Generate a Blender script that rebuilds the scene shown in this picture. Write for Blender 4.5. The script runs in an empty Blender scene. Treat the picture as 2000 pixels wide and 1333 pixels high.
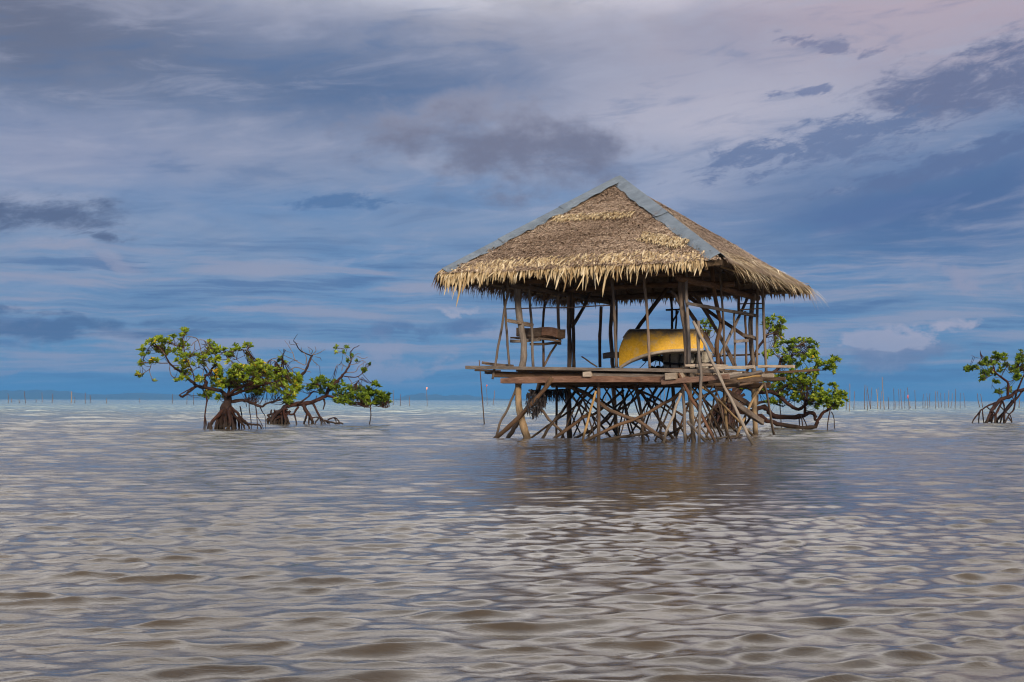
import bpy, math, random
import numpy as np
from mathutils import Vector, Matrix

random.seed(7)
rng = np.random.default_rng(7)
SC = bpy.context.scene
COL = SC.collection

# ------------------------------------------------------------------ camera
F = 2400.0            # focal length in pixels of the 2000 px wide photograph
HC = 0.9              # eye height above the water
PITCH = math.atan((782.0 - 666.5) / F)
ROLL = 0.002
cam_d = bpy.data.cameras.new("camera")
cam_d.sensor_width = 36.0
cam_d.lens = F * 36.0 / 2000.0
cam_d.clip_start = 0.05
cam_d.clip_end = 60000
cam = bpy.data.objects.new("camera", cam_d)
COL.objects.link(cam)
cam.location = (0, 0, HC)
cam.rotation_euler = (Matrix.Rotation(math.pi / 2 + PITCH, 3, 'X') @ Matrix.Rotation(ROLL, 3, 'Z')).to_euler()
SC.camera = cam
RCAM = np.array(cam.rotation_euler.to_matrix())

# ------------------------------------------------------------------ render / exposure
SC.render.engine = 'CYCLES'
SC.cycles.use_denoising = True
SC.cycles.max_bounces = 5
SC.cycles.diffuse_bounces = 2
SC.cycles.glossy_bounces = 2
SC.cycles.use_adaptive_sampling = True
SC.cycles.adaptive_threshold = 0.015
SC.cycles.volume_bounces = 0
SC.cycles.filter_width = 1.15
SC.view_settings.view_transform = 'Standard'
SC.view_settings.look = 'None'
SC.view_settings.gamma = 1.0
SC.view_settings.use_curve_mapping = False
SC.view_settings.exposure = 0.25

# ------------------------------------------------------------------ node helpers
class N:
    """small wrapper for writing node trees"""
    def __init__(self, tree):
        self.t = tree
    def new(self, typ, **kw):
        n = self.t.nodes.new(typ)
        for k, v in kw.items():
            setattr(n, k, v)
        return n
    def put(self, sock, v):
        if isinstance(v, bpy.types.NodeSocket):
            self.t.links.new(v, sock)
        elif isinstance(v, bpy.types.Node):
            self.t.links.new(v.outputs[0], sock)
        else:
            sock.default_value = v
    def math(self, op, a, b=0.0, c=None, clamp=False):
        n = self.new('ShaderNodeMath', operation=op, use_clamp=clamp)
        self.put(n.inputs[0], a); self.put(n.inputs[1], b)
        if c is not None: self.put(n.inputs[2], c)
        return n.outputs[0]
    def add(self, a, b): return self.math('ADD', a, b)
    def sub(self, a, b): return self.math('SUBTRACT', a, b)
    def mul(self, a, b): return self.math('MULTIPLY', a, b)
    def smooth(self, x, lo, hi, to0=0.0, to1=1.0):
        n = self.new('ShaderNodeMapRange', interpolation_type='SMOOTHSTEP')
        self.put(n.inputs['Value'], x)
        n.inputs['From Min'].default_value = lo; n.inputs['From Max'].default_value = hi
        n.inputs['To Min'].default_value = to0; n.inputs['To Max'].default_value = to1
        return n.outputs[0]
    def vec(self, x, y, z=0.0):
        n = self.new('ShaderNodeCombineXYZ')
        self.put(n.inputs[0], x); self.put(n.inputs[1], y); self.put(n.inputs[2], z)
        return n.outputs[0]
    def noise(self, v, scale, detail=4, rough=0.5, dist=0.0):
        n = self.new('ShaderNodeTexNoise')
        if v is not None: self.put(n.inputs['Vector'], v)
        n.inputs['Scale'].default_value = scale; n.inputs['Detail'].default_value = detail
        n.inputs['Roughness'].default_value = rough; n.inputs['Distortion'].default_value = dist
        return n.outputs['Fac']
    def mix(self, fac, a, b, blend='MIX'):
        n = self.new('ShaderNodeMix', data_type='RGBA', blend_type=blend)
        self.put(n.inputs['Factor'], fac)
        self.put(n.inputs[6], a if not isinstance(a, tuple) else (*a, 1)[:4])
        self.put(n.inputs[7], b if not isinstance(b, tuple) else (*b, 1)[:4])
        return n.outputs[2]
    def ramp(self, fac, stops):
        n = self.new('ShaderNodeValToRGB')
        self.put(n.inputs[0], fac)
        el = n.color_ramp.elements
        while len(el) < len(stops): el.new(0.5)
        for e, (p, c) in zip(el, stops):
            e.position = p; e.color = (*c, 1)
        return n.outputs[0]

# ------------------------------------------------------------------ sky
SUN_EL, SUN_AZ = math.radians(20), math.radians(163)      # azimuth from +Y towards +X
world = bpy.data.worlds.new("World")
SC.world = world
world.use_nodes = True
world.cycles.sampling_method = 'MANUAL'
world.cycles.sample_map_resolution = 512
wt = world.node_tree
wt.nodes.clear()
w = N(wt)
sky = w.new('ShaderNodeTexSky', sky_type='NISHITA', sun_disc=False)
sky.sun_elevation = SUN_EL
sky.sun_rotation = SUN_AZ
sky.air_density = 1.0; sky.dust_density = 0.6; sky.ozone_density = 2.0
tc = w.new('ShaderNodeTexCoord')
sep = w.new('ShaderNodeSeparateXYZ')
w.put(sep.inputs[0], tc.outputs['Generated'])
dx, dy, dz = sep.outputs
zpos = w.math('MAXIMUM', dz, 0.0)
az = w.math('ARCTAN2', dx, dy)
el = w.math('ARCSINE', zpos)
# cloud sheet seen in perspective
k = w.math('DIVIDE', 1.0, w.add(zpos, 0.10))
cp = w.vec(w.mul(dx, k), w.mul(dy, k), 0.0)
n_big = w.noise(cp, 0.62, 7, 0.55, 0.35)
n_mid = w.noise(w.vec(w.mul(az, 5.0), w.mul(el, 9.0), 3.1), 1.6, 6, 0.55, 0.4)
n_str = w.noise(w.vec(w.mul(az, 4.2), w.mul(w.add(el, w.mul(w.sub(n_mid, 0.5), 0.012)), 62.0), 1.7), 1.3, 7, 0.60, 0.25)
n_cir = w.noise(w.vec(w.mul(az, 7.0), w.mul(w.sub(el, w.mul(az, 0.10)), 34.0), 7.7), 1.5, 7, 0.60, 0.5)
n_rag = w.noise(w.vec(w.mul(az, 15.0), w.mul(w.sub(el, w.mul(az, 0.16)), 44.0), 5.2), 1.8, 7, 0.68, 0.3)
n_puff = w.noise(w.vec(w.mul(az, 20.0), w.mul(el, 32.0), 8.2), 1.1, 7, 0.60, 0.1)
aw = w.add(az, w.mul(w.sub(n_mid, 0.5), 0.10))            # warped sky angles, so that no cloud keeps a plain outline
ew = w.add(el, w.add(w.mul(w.sub(n_mid, 0.5), 0.05), w.mul(w.sub(n_puff, 0.5), 0.016)))

def S(c): return tuple(10.0 * x for x in c)               # the Background runs at strength 0.1

grad = w.ramp(w.math('DIVIDE', el, 1.57), [
    (0.0, S((0.055, 0.190, 0.400))), (0.045, S((0.085, 0.190, 0.385))), (0.10, S((0.115, 0.195, 0.360))),
    (0.155, S((0.150, 0.200, 0.325))), (0.20, S((0.195, 0.215, 0.315))), (1.0, S((0.22, 0.24, 0.34)))])
base = w.mix(0.88, w.mix(1.0, sky.outputs[0], (0.55, 0.72, 1.0), 'MULTIPLY'), grad)
# pale high overcast; bright band above view is added to light water, dimmer zenith
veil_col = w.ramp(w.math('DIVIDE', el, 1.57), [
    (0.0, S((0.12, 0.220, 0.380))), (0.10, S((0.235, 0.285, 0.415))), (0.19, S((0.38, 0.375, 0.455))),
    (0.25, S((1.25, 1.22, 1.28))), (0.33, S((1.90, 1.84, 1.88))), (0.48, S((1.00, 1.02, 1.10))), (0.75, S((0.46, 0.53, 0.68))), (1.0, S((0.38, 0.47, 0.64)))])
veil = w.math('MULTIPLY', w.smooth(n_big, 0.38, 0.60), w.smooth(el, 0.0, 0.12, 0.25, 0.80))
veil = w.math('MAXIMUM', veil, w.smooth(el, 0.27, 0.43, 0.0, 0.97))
# the added bright sky above is broken cloud too: patchy, not an even white
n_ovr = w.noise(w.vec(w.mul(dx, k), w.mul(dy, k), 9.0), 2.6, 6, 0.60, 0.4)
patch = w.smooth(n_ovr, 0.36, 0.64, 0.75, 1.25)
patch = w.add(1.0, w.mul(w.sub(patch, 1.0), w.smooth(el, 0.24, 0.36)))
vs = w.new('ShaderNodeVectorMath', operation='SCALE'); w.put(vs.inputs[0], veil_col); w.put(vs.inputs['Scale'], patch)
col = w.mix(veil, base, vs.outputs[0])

def lobe(a0, e0, sa, se, tilt=0.0):
    """soft weight around one direction of the sky (radians)"""
    A = w.sub(aw, a0); E_ = w.sub(w.sub(ew, e0), w.mul(A, tilt))
    p = w.mul(A, 1 / sa); q = w.mul(E_, 1 / se)
    return w.math('EXPONENT', w.mul(w.math('MULTIPLY_ADD', p, p, w.mul(q, q)), -1.0))
def px(x, y): return ((x - 1000) / F, (782 - y) / F)
def wash(col, x, y, rx, ry, c, amt, tilt=0.0):
    return w.mix(w.mul(lobe(*px(x, y), rx / F, ry / F, tilt), amt), col, S(c))
def cloud(col, x, y, rx, ry, c, noise, lo, hi, amt=1.0, tilt=0.0, k=2.4):
    l = lobe(*px(x, y), rx / F, ry / F, tilt)
    m = w.add(l, w.mul(w.mul(w.sub(noise, 0.5), k), w.smooth(l, 0.0, 0.4)))
    return w.mix(w.mul(w.smooth(m, lo, hi), amt), col, S(c))
# broad tones: dark blue bank left of centre, pale breaks, rosy high cloud on the right
col = wash(col, 720, 180, 500, 100, (0.075, 0.130, 0.260), 0.92)
col = wash(col, 60, 120, 380, 140, (0.115, 0.130, 0.200), 0.85)
col = wash(col, 150, 330, 320, 80, (0.265, 0.285, 0.410), 0.75)
col = wash(col, 600, 300, 260, 70, (0.200, 0.240, 0.370), 0.6)
col = wash(col, 1400, 240, 400, 110, (0.43, 0.42, 0.520), 0.85, 0.04)
col = wash(col, 1350, 380, 200, 60, (0.36, 0.38, 0.500), 0.6)
col = wash(col, 1900, 40, 560, 150, (0.42, 0.345, 0.415), 0.90)
col = wash(col, 1820, 420, 400, 110, (0.066, 0.120, 0.270), 0.92, 0.06)
# thin rising cirrus everywhere in the upper sky
cir = w.mul(w.smooth(n_cir, 0.48, 0.72), w.mul(w.smooth(el, 0.05, 0.12), w.smooth(el, 0.40, 0.28, 0.0, 0.46)))
col = w.mix(cir, col, S((0.34, 0.355, 0.470)))
cir2 = w.mul(w.smooth(n_cir, 0.50, 0.28), w.mul(w.smooth(el, 0.03, 0.10), w.smooth(el, 0.40, 0.26, 0.0, 0.45)))
col = w.mix(cir2, col, S((0.080, 0.145, 0.295)))
# flat layers low over the horizon
lowm = w.mul(w.smooth(el, 0.002, 0.016), w.smooth(el, 0.15, 0.095))
col = w.mix(w.mul(w.smooth(n_str, 0.46, 0.62), w.mul(lowm, 0.80)), col, S((0.270, 0.290, 0.405)))
col = w.mix(w.mul(w.smooth(n_str, 0.48, 0.36), w.mul(lowm, 0.70)), col, S((0.075, 0.140, 0.300)))
# broken altocumulus rising on the right
col = cloud(col, 1900, 200, 280, 70, (0.125, 0.150, 0.265), n_rag, 0.22, 1.00, 0.95, 0.16, 2.6)
col = cloud(col, 1600, 300, 330, 46, (0.125, 0.170, 0.310), n_rag, 0.40, 0.95, 0.9, 0.14, 3.2)
col = cloud(col, 1900, 330, 300, 40, (0.100, 0.145, 0.285), n_rag, 0.40, 0.95, 0.9, 0.18, 3.0)
col = cloud(col, 1610, 118, 120, 24, (0.185, 0.195, 0.310), n_rag, 0.50, 1.00, 0.9, -0.12, 3.4)
col = cloud(col, 1530, 208, 90, 14, (0.160, 0.190, 0.325), n_rag, 0.52, 1.00, 0.9, 0.0, 3.4)
col = cloud(col, 1700, 420, 300, 40, (0.085, 0.140, 0.300), n_cir, 0.40, 1.00, 0.85, 0.20)
# smoky cumulus behind the roof: grey body, paler top edge
col = cloud(col, 940, 235, 250, 60, (0.300, 0.305, 0.400), n_puff, 0.30, 1.1, 0.75, -0.05, 2.2)
col = cloud(col, 985, 300, 300, 100, (0.145, 0.155, 0.235), n_puff, 0.20, 1.15, 0.92, -0.05, 2.2)
col = cloud(col, 640, 405, 150, 30, (0.080, 0.155, 0.320), n_rag, 0.50, 1.0, 0.85)
# dark shelf at the far left with a bright edge beneath
col = cloud(col, 150, 522, 260, 16, (0.29, 0.300, 0.410), n_cir, 0.46, 1.1, 0.55)
col = cloud(col, 60, 452, 220, 46, (0.088, 0.118, 0.215), n_rag, 0.22, 1.05, 0.95, -0.10)
col = cloud(col, 190, 497, 90, 14, (0.088, 0.118, 0.215), n_rag, 0.42, 0.98, 0.9)
col = cloud(col, 100, 645, 350, 28, (0.070, 0.120, 0.250), n_cir, 0.36, 0.90, 0.9)
# cumulus heads near the horizon
col = cloud(col, 850, 645, 190, 24, (0.085, 0.145, 0.300), n_puff, 0.42, 1.0, 0.85)
col = cloud(col, 850, 607, 115, 14, (0.330, 0.345, 0.460), n_puff, 0.50, 1.05, 0.9, 0.0, 4.0)
col = cloud(col, 1735, 692, 190, 30, (0.150, 0.180, 0.305), n_puff, 0.42, 1.0, 0.85)
col = cloud(col, 1790, 655, 85, 20, (0.360, 0.350, 0.455), n_puff, 0.48, 1.05, 0.9, 0.0, 4.5)
col = cloud(col, 1680, 660, 70, 13, (0.330, 0.335, 0.450), n_puff, 0.48, 1.05, 0.9, 0.0, 4.5)
col = cloud(col, 1880, 550, 170, 44, (0.260, 0.275, 0.395), n_puff, 0.42, 1.05, 0.85, 0.0, 3.2)
col = cloud(col, 770, 705, 130, 30, (0.300, 0.300, 0.410), n_puff, 0.46, 1.05, 0.7, 0.0, 3.2)
col = cloud(col, 90, 725, 130, 10, (0.220, 0.250, 0.380), n_puff, 0.50, 1.05, 0.8)
# small heads all round the horizon
ring = w.mul(w.smooth(n_puff, 0.50, 0.66), w.mul(w.smooth(el, 0.006, 0.025), w.smooth(el, 0.075, 0.035)))
col = w.mix(w.mul(ring, 0.45), col, S((0.260, 0.290, 0.415)))
bg = w.new('ShaderNodeBackground')
w.put(bg.inputs['Color'], w.mix(1.0, col, (0.98, 0.98, 0.95), 'MULTIPLY'))
bg.inputs['Strength'].default_value = 0.1
out = w.new('ShaderNodeOutputWorld')
wt.links.new(bg.outputs[0], out.inputs[0])

sun_d = bpy.data.lights.new("sun", 'SUN')
sun_d.energy = 3.5
sun_d.angle = math.radians(10)
sun_d.color = (1.0, 0.84, 0.64)
sun = bpy.data.objects.new("sun", sun_d)
COL.objects.link(sun)
sd = Vector((math.sin(SUN_AZ) * math.cos(SUN_EL), math.cos(SUN_AZ) * math.cos(SUN_EL), math.sin(SUN_EL)))
sun.rotation_euler = sd.to_track_quat('Z', 'Y').to_euler()
sun.location = sd * 50

# ------------------------------------------------------------------ pixel rays
def ray(x, y):
    d = RCAM @ np.array([(x - 1000) / F, (666.5 - y) / F, -1.0])
    return d
CAMP = np.array([0, 0, HC])
def at_depth(x, y, d):
    r = ray(x, y); return CAMP + r * (d / r[1])
def at_z(x, y, z=0.0):
    r = ray(x, y); return CAMP + r * ((z - HC) / r[2])
# hut frame
HO = np.array([3.04, 29.56, 0.0]); TH = -0.473
HU = np.array([math.cos(TH), math.sin(TH), 0]); HV = np.array([-math.sin(TH), math.cos(TH), 0])
HZ = np.array([0, 0, 1.0])
def hut(u, v, z): return HO + HU * u + HV * v + HZ * z
def at_u(x, y, c):
    r = ray(x, y); return CAMP + r * ((c - (CAMP - HO) @ HU) / (r @ HU))
def at_v(x, y, c):
    r = ray(x, y); return CAMP + r * ((c - (CAMP - HO) @ HV) / (r @ HV))
UL, UR, VF, VB = -1.85, 2.09, -2.5, 2.5
SU, SV, ZE, ZA, AU = 3.25, 3.67, 3.75, 6.23, -0.46

# ------------------------------------------------------------------ materials
def mat(name):
    m = bpy.data.materials.new(name); m.use_nodes = True
    t = m.node_tree; t.nodes.clear()
    n = N(t)
    b = n.new('ShaderNodeBsdfPrincipled'); o = n.new('ShaderNodeOutputMaterial')
    t.links.new(b.outputs[0], o.inputs[0])
    return m, n, b, o
def bump(n, b, h, strength=0.4, dist=0.01):
    bn = n.new('ShaderNodeBump'); bn.inputs['Strength'].default_value = strength; bn.inputs['Distance'].default_value = dist
    n.put(bn.inputs['Height'], h); n.t.links.new(bn.outputs[0], b.inputs['Normal'])
def wood(name, dark, mid, light, rough=0.85, weed=True):
    m, n, b, o = mat(name)
    uv = n.new('ShaderNodeUVMap')
    oi = n.new('ShaderNodeObjectInfo')
    s = n.new('ShaderNodeSeparateXYZ'); n.put(s.inputs[0], uv.outputs[0])
    rnd = n.mul(oi.outputs['Random'], 37.0)
    gv = n.vec(n.mul(s.outputs[0], 9.0), n.mul(s.outputs[1], 1.6), rnd)
    grain = n.noise(gv, 4.0, 6, 0.65, 0.6)
    blot = n.noise(n.vec(n.mul(s.outputs[0], 2.0), n.mul(s.outputs[1], 1.2), n.add(rnd, 5)), 2.2, 4, 0.6)
    f = n.add(n.mul(grain, 0.6), n.mul(blot, 0.5))
    c = n.ramp(f, [(0.34, dark), (0.55, mid), (0.78, light)])
    hsv = n.new('ShaderNodeHueSaturation')
    n.put(hsv.inputs['Color'], c); n.put(hsv.inputs['Value'], n.add(n.mul(oi.outputs['Random'], 0.6), 0.72))
    n.put(hsv.inputs['Saturation'], n.add(n.mul(n.math('FRACT', n.mul(oi.outputs['Random'], 7.3)), 0.5), 0.75))
    c = hsv.outputs[0]
    if weed:   # wet dark tide band just above the water
        g = n.new('ShaderNodeNewGeometry'); sp = n.new('ShaderNodeSeparateXYZ'); n.put(sp.inputs[0], g.outputs['Position'])
        wet = n.smooth(n.add(sp.outputs[2], n.mul(n.sub(blot, 0.5), 0.25)), 0.34, 0.06)
        c = n.mix(n.mul(wet, 0.82), c, (0.028, 0.020, 0.013))
    n.put(b.inputs['Base Color'], c)
    b.inputs['Roughness'].default_value = rough
    b.inputs['Specular IOR Level'].default_value = 0.25
    bump(n, b, f, 0.7, 0.012)
    return m
M = {}
M['grey'] = wood('weathered_grey_wood', (0.060, 0.045, 0.036), (0.148, 0.117, 0.096), (0.265, 0.22, 0.185))
M['brown'] = wood('brown_wood', (0.036, 0.023, 0.016), (0.102, 0.066, 0.045), (0.19, 0.130, 0.090))
M['dark'] = wood('dark_wood', (0.018, 0.012, 0.009), (0.055, 0.036, 0.025), (0.11, 0.075, 0.055))
M['tan'] = wood('peeled_tan_wood', (0.13, 0.082, 0.042), (0.26, 0.175, 0.095), (0.39, 0.285, 0.17))
M['red'] = wood('red_brown_wood', (0.060, 0.030, 0.020), (0.145, 0.075, 0.048), (0.25, 0.150, 0.105))
M['pale'] = wood('pale_bleached_wood', (0.16, 0.13, 0.105), (0.31, 0.255, 0.205), (0.48, 0.41, 0.34))
M['bark'] = wood('mangrove_bark', (0.009, 0.0038, 0.003), (0.028, 0.012, 0.009), (0.090, 0.042, 0.030))
M['barkgrey'] = wood('mangrove_twig_bark', (0.06, 0.042, 0.032), (0.13, 0.095, 0.075), (0.24, 0.19, 0.155))
M['stake'] = wood('stake_wood', (0.05, 0.036, 0.028), (0.12, 0.085, 0.065), (0.21, 0.155, 0.12))

def tinted(name, stops, rough=0.8, trans=0.0, noise_amt=0.25):
    m, n, b, o = mat(name)
    a = n.new('ShaderNodeAttribute', attribute_name='tint')
    oi = n.new('ShaderNodeObjectInfo')
    g = n.new('ShaderNodeNewGeometry')
    nz = n.noise(g.outputs['Position'], 3.0, 4, 0.6)
    f = n.add(a.outputs['Fac'], n.add(n.mul(n.sub(nz, 0.5), noise_amt), n.mul(n.sub(oi.outputs['Random'], 0.5), 0.3)))
    c = n.ramp(f, stops)
    n.put(b.inputs['Base Color'], c)
    b.inputs['Roughness'].default_value = rough
    b.inputs['Specular IOR Level'].default_value = 0.3
    if trans > 0:
        tr = n.new('ShaderNodeBsdfTranslucent'); n.put(tr.inputs[0], c)
        ms = n.new('ShaderNodeMixShader'); ms.inputs[0].default_value = trans
        n.t.links.new(b.outputs[0], ms.inputs[1]); n.t.links.new(tr.outputs[0], ms.inputs[2])
        n.t.links.new(ms.outputs[0], o.inputs[0])
    return m
M['thatch'] = tinted('old_thatch', [(0.0, (0.055, 0.036, 0.026)), (0.35, (0.22, 0.145, 0.095)), (0.7, (0.385, 0.280, 0.200)), (1.0, (0.54, 0.42, 0.30))], 0.85)
M['straw'] = tinted('pale_straw_leaf', [(0.0, (0.15, 0.085, 0.035)), (0.3, (0.36, 0.25, 0.125)), (0.65, (0.58, 0.45, 0.265)), (1.0, (0.76, 0.66, 0.48))], 0.7, 0.12)
M['leaf'] = tinted('mangrove_leaf', [(0.0, (0.020, 0.042, 0.007)), (0.40, (0.115, 0.180, 0.012)), (0.75, (0.245, 0.305, 0.021)), (0.93, (0.33, 0.33, 0.027)), (1.0, (0.65, 0.36, 0.02))], 0.42, 0.22, 0.35)

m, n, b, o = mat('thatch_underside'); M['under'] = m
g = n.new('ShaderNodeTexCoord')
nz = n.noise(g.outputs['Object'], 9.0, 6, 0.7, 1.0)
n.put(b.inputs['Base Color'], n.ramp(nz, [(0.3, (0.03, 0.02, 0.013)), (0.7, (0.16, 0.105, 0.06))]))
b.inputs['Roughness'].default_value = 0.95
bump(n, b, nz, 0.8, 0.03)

m, n, b, o = mat('galvanised_sheet'); M['metal'] = m
g = n.new('ShaderNodeTexCoord')
n1 = n.noise(g.outputs['Object'], 3.0, 6, 0.65, 0.5); n2 = n.noise(g.outputs['Object'], 26.0, 4, 0.6)
n.put(b.inputs['Base Color'], n.ramp(n.add(n.mul(n1, 0.7), n.mul(n2, 0.3)), [(0.3, (0.085, 0.107, 0.130)), (0.55, (0.155, 0.185, 0.215)), (0.75, (0.25, 0.28, 0.305))]))
n3 = n.noise(g.outputs['Object'], 1.7, 8, 0.72, 1.2)
mc = [l.from_socket for l in n.t.links if l.to_socket == b.inputs['Base Color']][0]
n.put(b.inputs['Base Color'], n.mix(n.mul(n.smooth(n3, 0.60, 0.74), 0.6), mc, (0.13, 0.075, 0.045)))
b.inputs['Metallic'].default_value = 0.35
n.put(b.inputs['Roughness'], n.add(n.mul(n2, 0.25), 0.42))
bump(n, b, n1, 0.7, 0.05)

m, n, b, o = mat('weathered_yellow_paint'); M['yellow'] = m
tcx = n.new('ShaderNodeTexCoord'); sp = n.new('ShaderNodeSeparateXYZ'); n.put(sp.inputs[0], tcx.outputs['Object'])
nz = n.noise(tcx.outputs['Object'], 4.5, 7, 0.7, 0.4); nf = n.noise(tcx.outputs['Object'], 22.0, 5, 0.7)
y = n.mix(n.smooth(nf, 0.3, 0.75), (0.56, 0.30, 0.008), (0.76, 0.44, 0.017))
y = n.mix(n.mul(n.smooth(nz, 0.50, 0.68), 0.6), y, (0.52, 0.40, 0.22))
worn = n.smooth(n.add(sp.outputs[2], n.add(n.mul(n.sub(nz, 0.5), 0.55), n.mul(n.sub(nf, 0.5), 0.22))), 0.66, 0.93)
c = n.mix(worn, y, n.ramp(nf, [(0.3, (0.05, 0.042, 0.036)), (0.7, (0.21, 0.165, 0.115))]))
n.put(b.inputs['Base Color'], c); b.inputs['Roughness'].default_value = 0.6
bump(n, b, nf, 0.3, 0.006)

m, n, b, o = mat('grey_bare_hull'); M['hullgrey'] = m
tcx = n.new('ShaderNodeTexCoord'); nz = n.noise(tcx.outputs['Object'], 7.0, 6, 0.7, 0.4)
n.put(b.inputs['Base Color'], n.ramp(nz, [(0.3, (0.22, 0.18, 0.145)), (0.7, (0.50, 0.44, 0.37))])); b.inputs['Roughness'].default_value = 0.8

m, n, b, o = mat('dirty_foam'); M['foam'] = m
tcx = n.new('ShaderNodeTexCoord'); nz = n.noise(tcx.outputs['Object'], 6.0, 7, 0.7, 0.6)
n.put(b.inputs['Base Color'], n.ramp(nz, [(0.28, (0.12, 0.10, 0.075)), (0.5, (0.36, 0.33, 0.28)), (0.75, (0.55, 0.53, 0.48))])); b.inputs['Roughness'].default_value = 0.9
bump(n, b, nz, 0.6, 0.02)

m, n, b, o = mat('black_fibre'); M['black'] = m
tcx = n.new('ShaderNodeTexCoord'); nz = n.noise(tcx.outputs['Object'], 12.0, 5, 0.7)
n.put(b.inputs['Base Color'], n.ramp(nz, [(0.3, (0.008, 0.007, 0.009)), (0.75, (0.035, 0.026, 0.026))])); b.inputs['Roughness'].default_value = 0.8

m, n, b, o = mat('flag_cloth'); M['flag'] = m
tcx = n.new('ShaderNodeTexCoord'); nz = n.noise(tcx.outputs['Object'], 4.0, 3)
n.put(b.inputs['Base Color'], n.ramp(nz, [(0.35, (0.62, 0.07, 0.035)), (0.65, (0.75, 0.13, 0.06))])); b.inputs['Roughness'].default_value = 0.9
m, n, b, o = mat('pale_flag_cloth'); M['flagpale'] = m
tcx = n.new('ShaderNodeTexCoord'); nz = n.noise(tcx.outputs['Object'], 4.0, 3)
n.put(b.inputs['Base Color'], n.ramp(nz, [(0.35, (0.72, 0.25, 0.18)), (0.65, (0.78, 0.45, 0.36))])); b.inputs['Roughness'].default_value = 0.9

m, n, b, o = mat('forested_hill'); M['hill'] = m
tcx = n.new('ShaderNodeTexCoord'); nz = n.noise(tcx.outputs['Object'], 0.01, 6)
n.put(b.inputs['Base Color'], n.ramp(nz, [(0.3, (0.015, 0.028, 0.020)), (0.7, (0.035, 0.055, 0.035))])); b.inputs['Roughness'].default_value = 0.95

m, n, b, o = mat('seabed_sand'); M['seabed'] = m
tcx = n.new('ShaderNodeTexCoord'); nz = n.noise(tcx.outputs['Object'], 0.8, 6)
n.put(b.inputs['Base Color'], n.ramp(nz, [(0.3, (0.16, 0.12, 0.08)), (0.7, (0.27, 0.21, 0.14))])); b.inputs['Roughness'].default_value = 0.95

# murky shallow sea
m, n, b, o = mat('sea_water'); M['sea'] = m
g = n.new('ShaderNodeNewGeometry'); sp = n.new('ShaderNodeSeparateXYZ'); n.put(sp.inputs[0], g.outputs['Position'])
silt = n.noise(g.outputs['Position'], 0.55, 5, 0.6); silt2 = n.noise(g.outputs['Position'], 6.0, 5, 0.7)
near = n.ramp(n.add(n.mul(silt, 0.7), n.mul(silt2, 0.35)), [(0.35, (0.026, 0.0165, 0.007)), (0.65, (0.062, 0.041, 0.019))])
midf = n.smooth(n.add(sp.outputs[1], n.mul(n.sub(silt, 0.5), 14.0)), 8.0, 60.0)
near = n.mix(midf, near, (0.105, 0.100, 0.084))  # body colour paler with distance, standing in for silvery sky reflection
flat = n.smooth(n.add(sp.outputs[1], n.mul(n.sub(silt, 0.5), 30.0)), 30.0, 140.0)   # pale green shallows further out, also brightened in place of reflected sky
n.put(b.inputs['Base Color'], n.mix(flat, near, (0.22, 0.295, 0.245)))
b.inputs['IOR'].default_value = 1.55
n.put(b.inputs['Roughness'], n.smooth(sp.outputs[1], 5.0, 60.0, 0.03, 0.09))
b1 = n.noise(n.vec(n.mul(sp.outputs[0], 0.38), sp.outputs[1], 0.0), 12.0, 6, 0.66, 0.5)
b2 = n.noise(n.vec(n.mul(sp.outputs[0], 0.5), sp.outputs[1], 4.0), 2.2, 3, 0.5, 0.3)
lx = n.mul(n.sub(sp.outputs[0], n.add(n.mul(sp.outputs[1], 0.095), 0.2)), 1 / 2.6); ly = n.mul(n.sub(sp.outputs[1], 16.0), 1 / 12.0)
refl_calm_m = n.math('SUBTRACT', 1.0, n.mul(n.smooth(n.math('MULTIPLY_ADD', lx, lx, n.mul(ly, ly)), 1.5, 0.3), 0.60))   # ripples calmed before the hut, added so its reflection shows
b1 = n.mul(b1, refl_calm_m)
hgt = n.add(n.mul(b1, n.smooth(sp.outputs[1], 4.0, 24.0, 0.0060, 0.0135)), n.mul(b2, n.smooth(sp.outputs[1], 40.0, 140.0, 0.0, 0.16)))
bump(n, b, hgt, 1.0, 1.0)

# ------------------------------------------------------------------ mesh helpers
def link(o, parent=None):
    COL.objects.link(o)
    if parent is not None: o.parent = parent
    return o
def world_off(parent):
    v = Vector((0, 0, 0)); p = parent
    while p is not None: v = v + p.location; p = p.parent
    return np.array(v)
def mesh(name, verts, faces, material, smooth=False, uv=None, tint=None):
    me = bpy.data.meshes.new(name)
    me.from_pydata([tuple(map(float, v)) for v in verts], [], [tuple(int(i) for i in f) for f in faces])
    if material is not None: me.materials.append(material)
    if smooth: me.polygons.foreach_set('use_smooth', [True] * len(me.polygons))
    lv = np.empty(len(me.loops), dtype=np.int32); me.loops.foreach_get('vertex_index', lv)
    if uv is not None:
        l = me.uv_layers.new(name='UVMap'); l.data.foreach_set('uv', np.asarray(uv, dtype=np.float32)[lv].ravel())
    if tint is not None:
        a = me.attributes.new('tint', 'FLOAT', 'POINT'); a.data.foreach_set('value', np.asarray(tint, dtype=np.float32))
    me.update()
    return me
def obj(name, me, parent=None): return link(bpy.data.objects.new(name, me), parent)
def thing(name, loc, label, cat, group=None):
    o = bpy.data.objects.new(name, None); COL.objects.link(o); o.location = tuple(map(float, loc)); o.empty_display_size = 0.2
    tag(o, label, cat, group); return o
def tag(o, label, cat, group=None):
    o['label'] = label; o['category'] = cat
    if group: o['group'] = group
    return o

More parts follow.
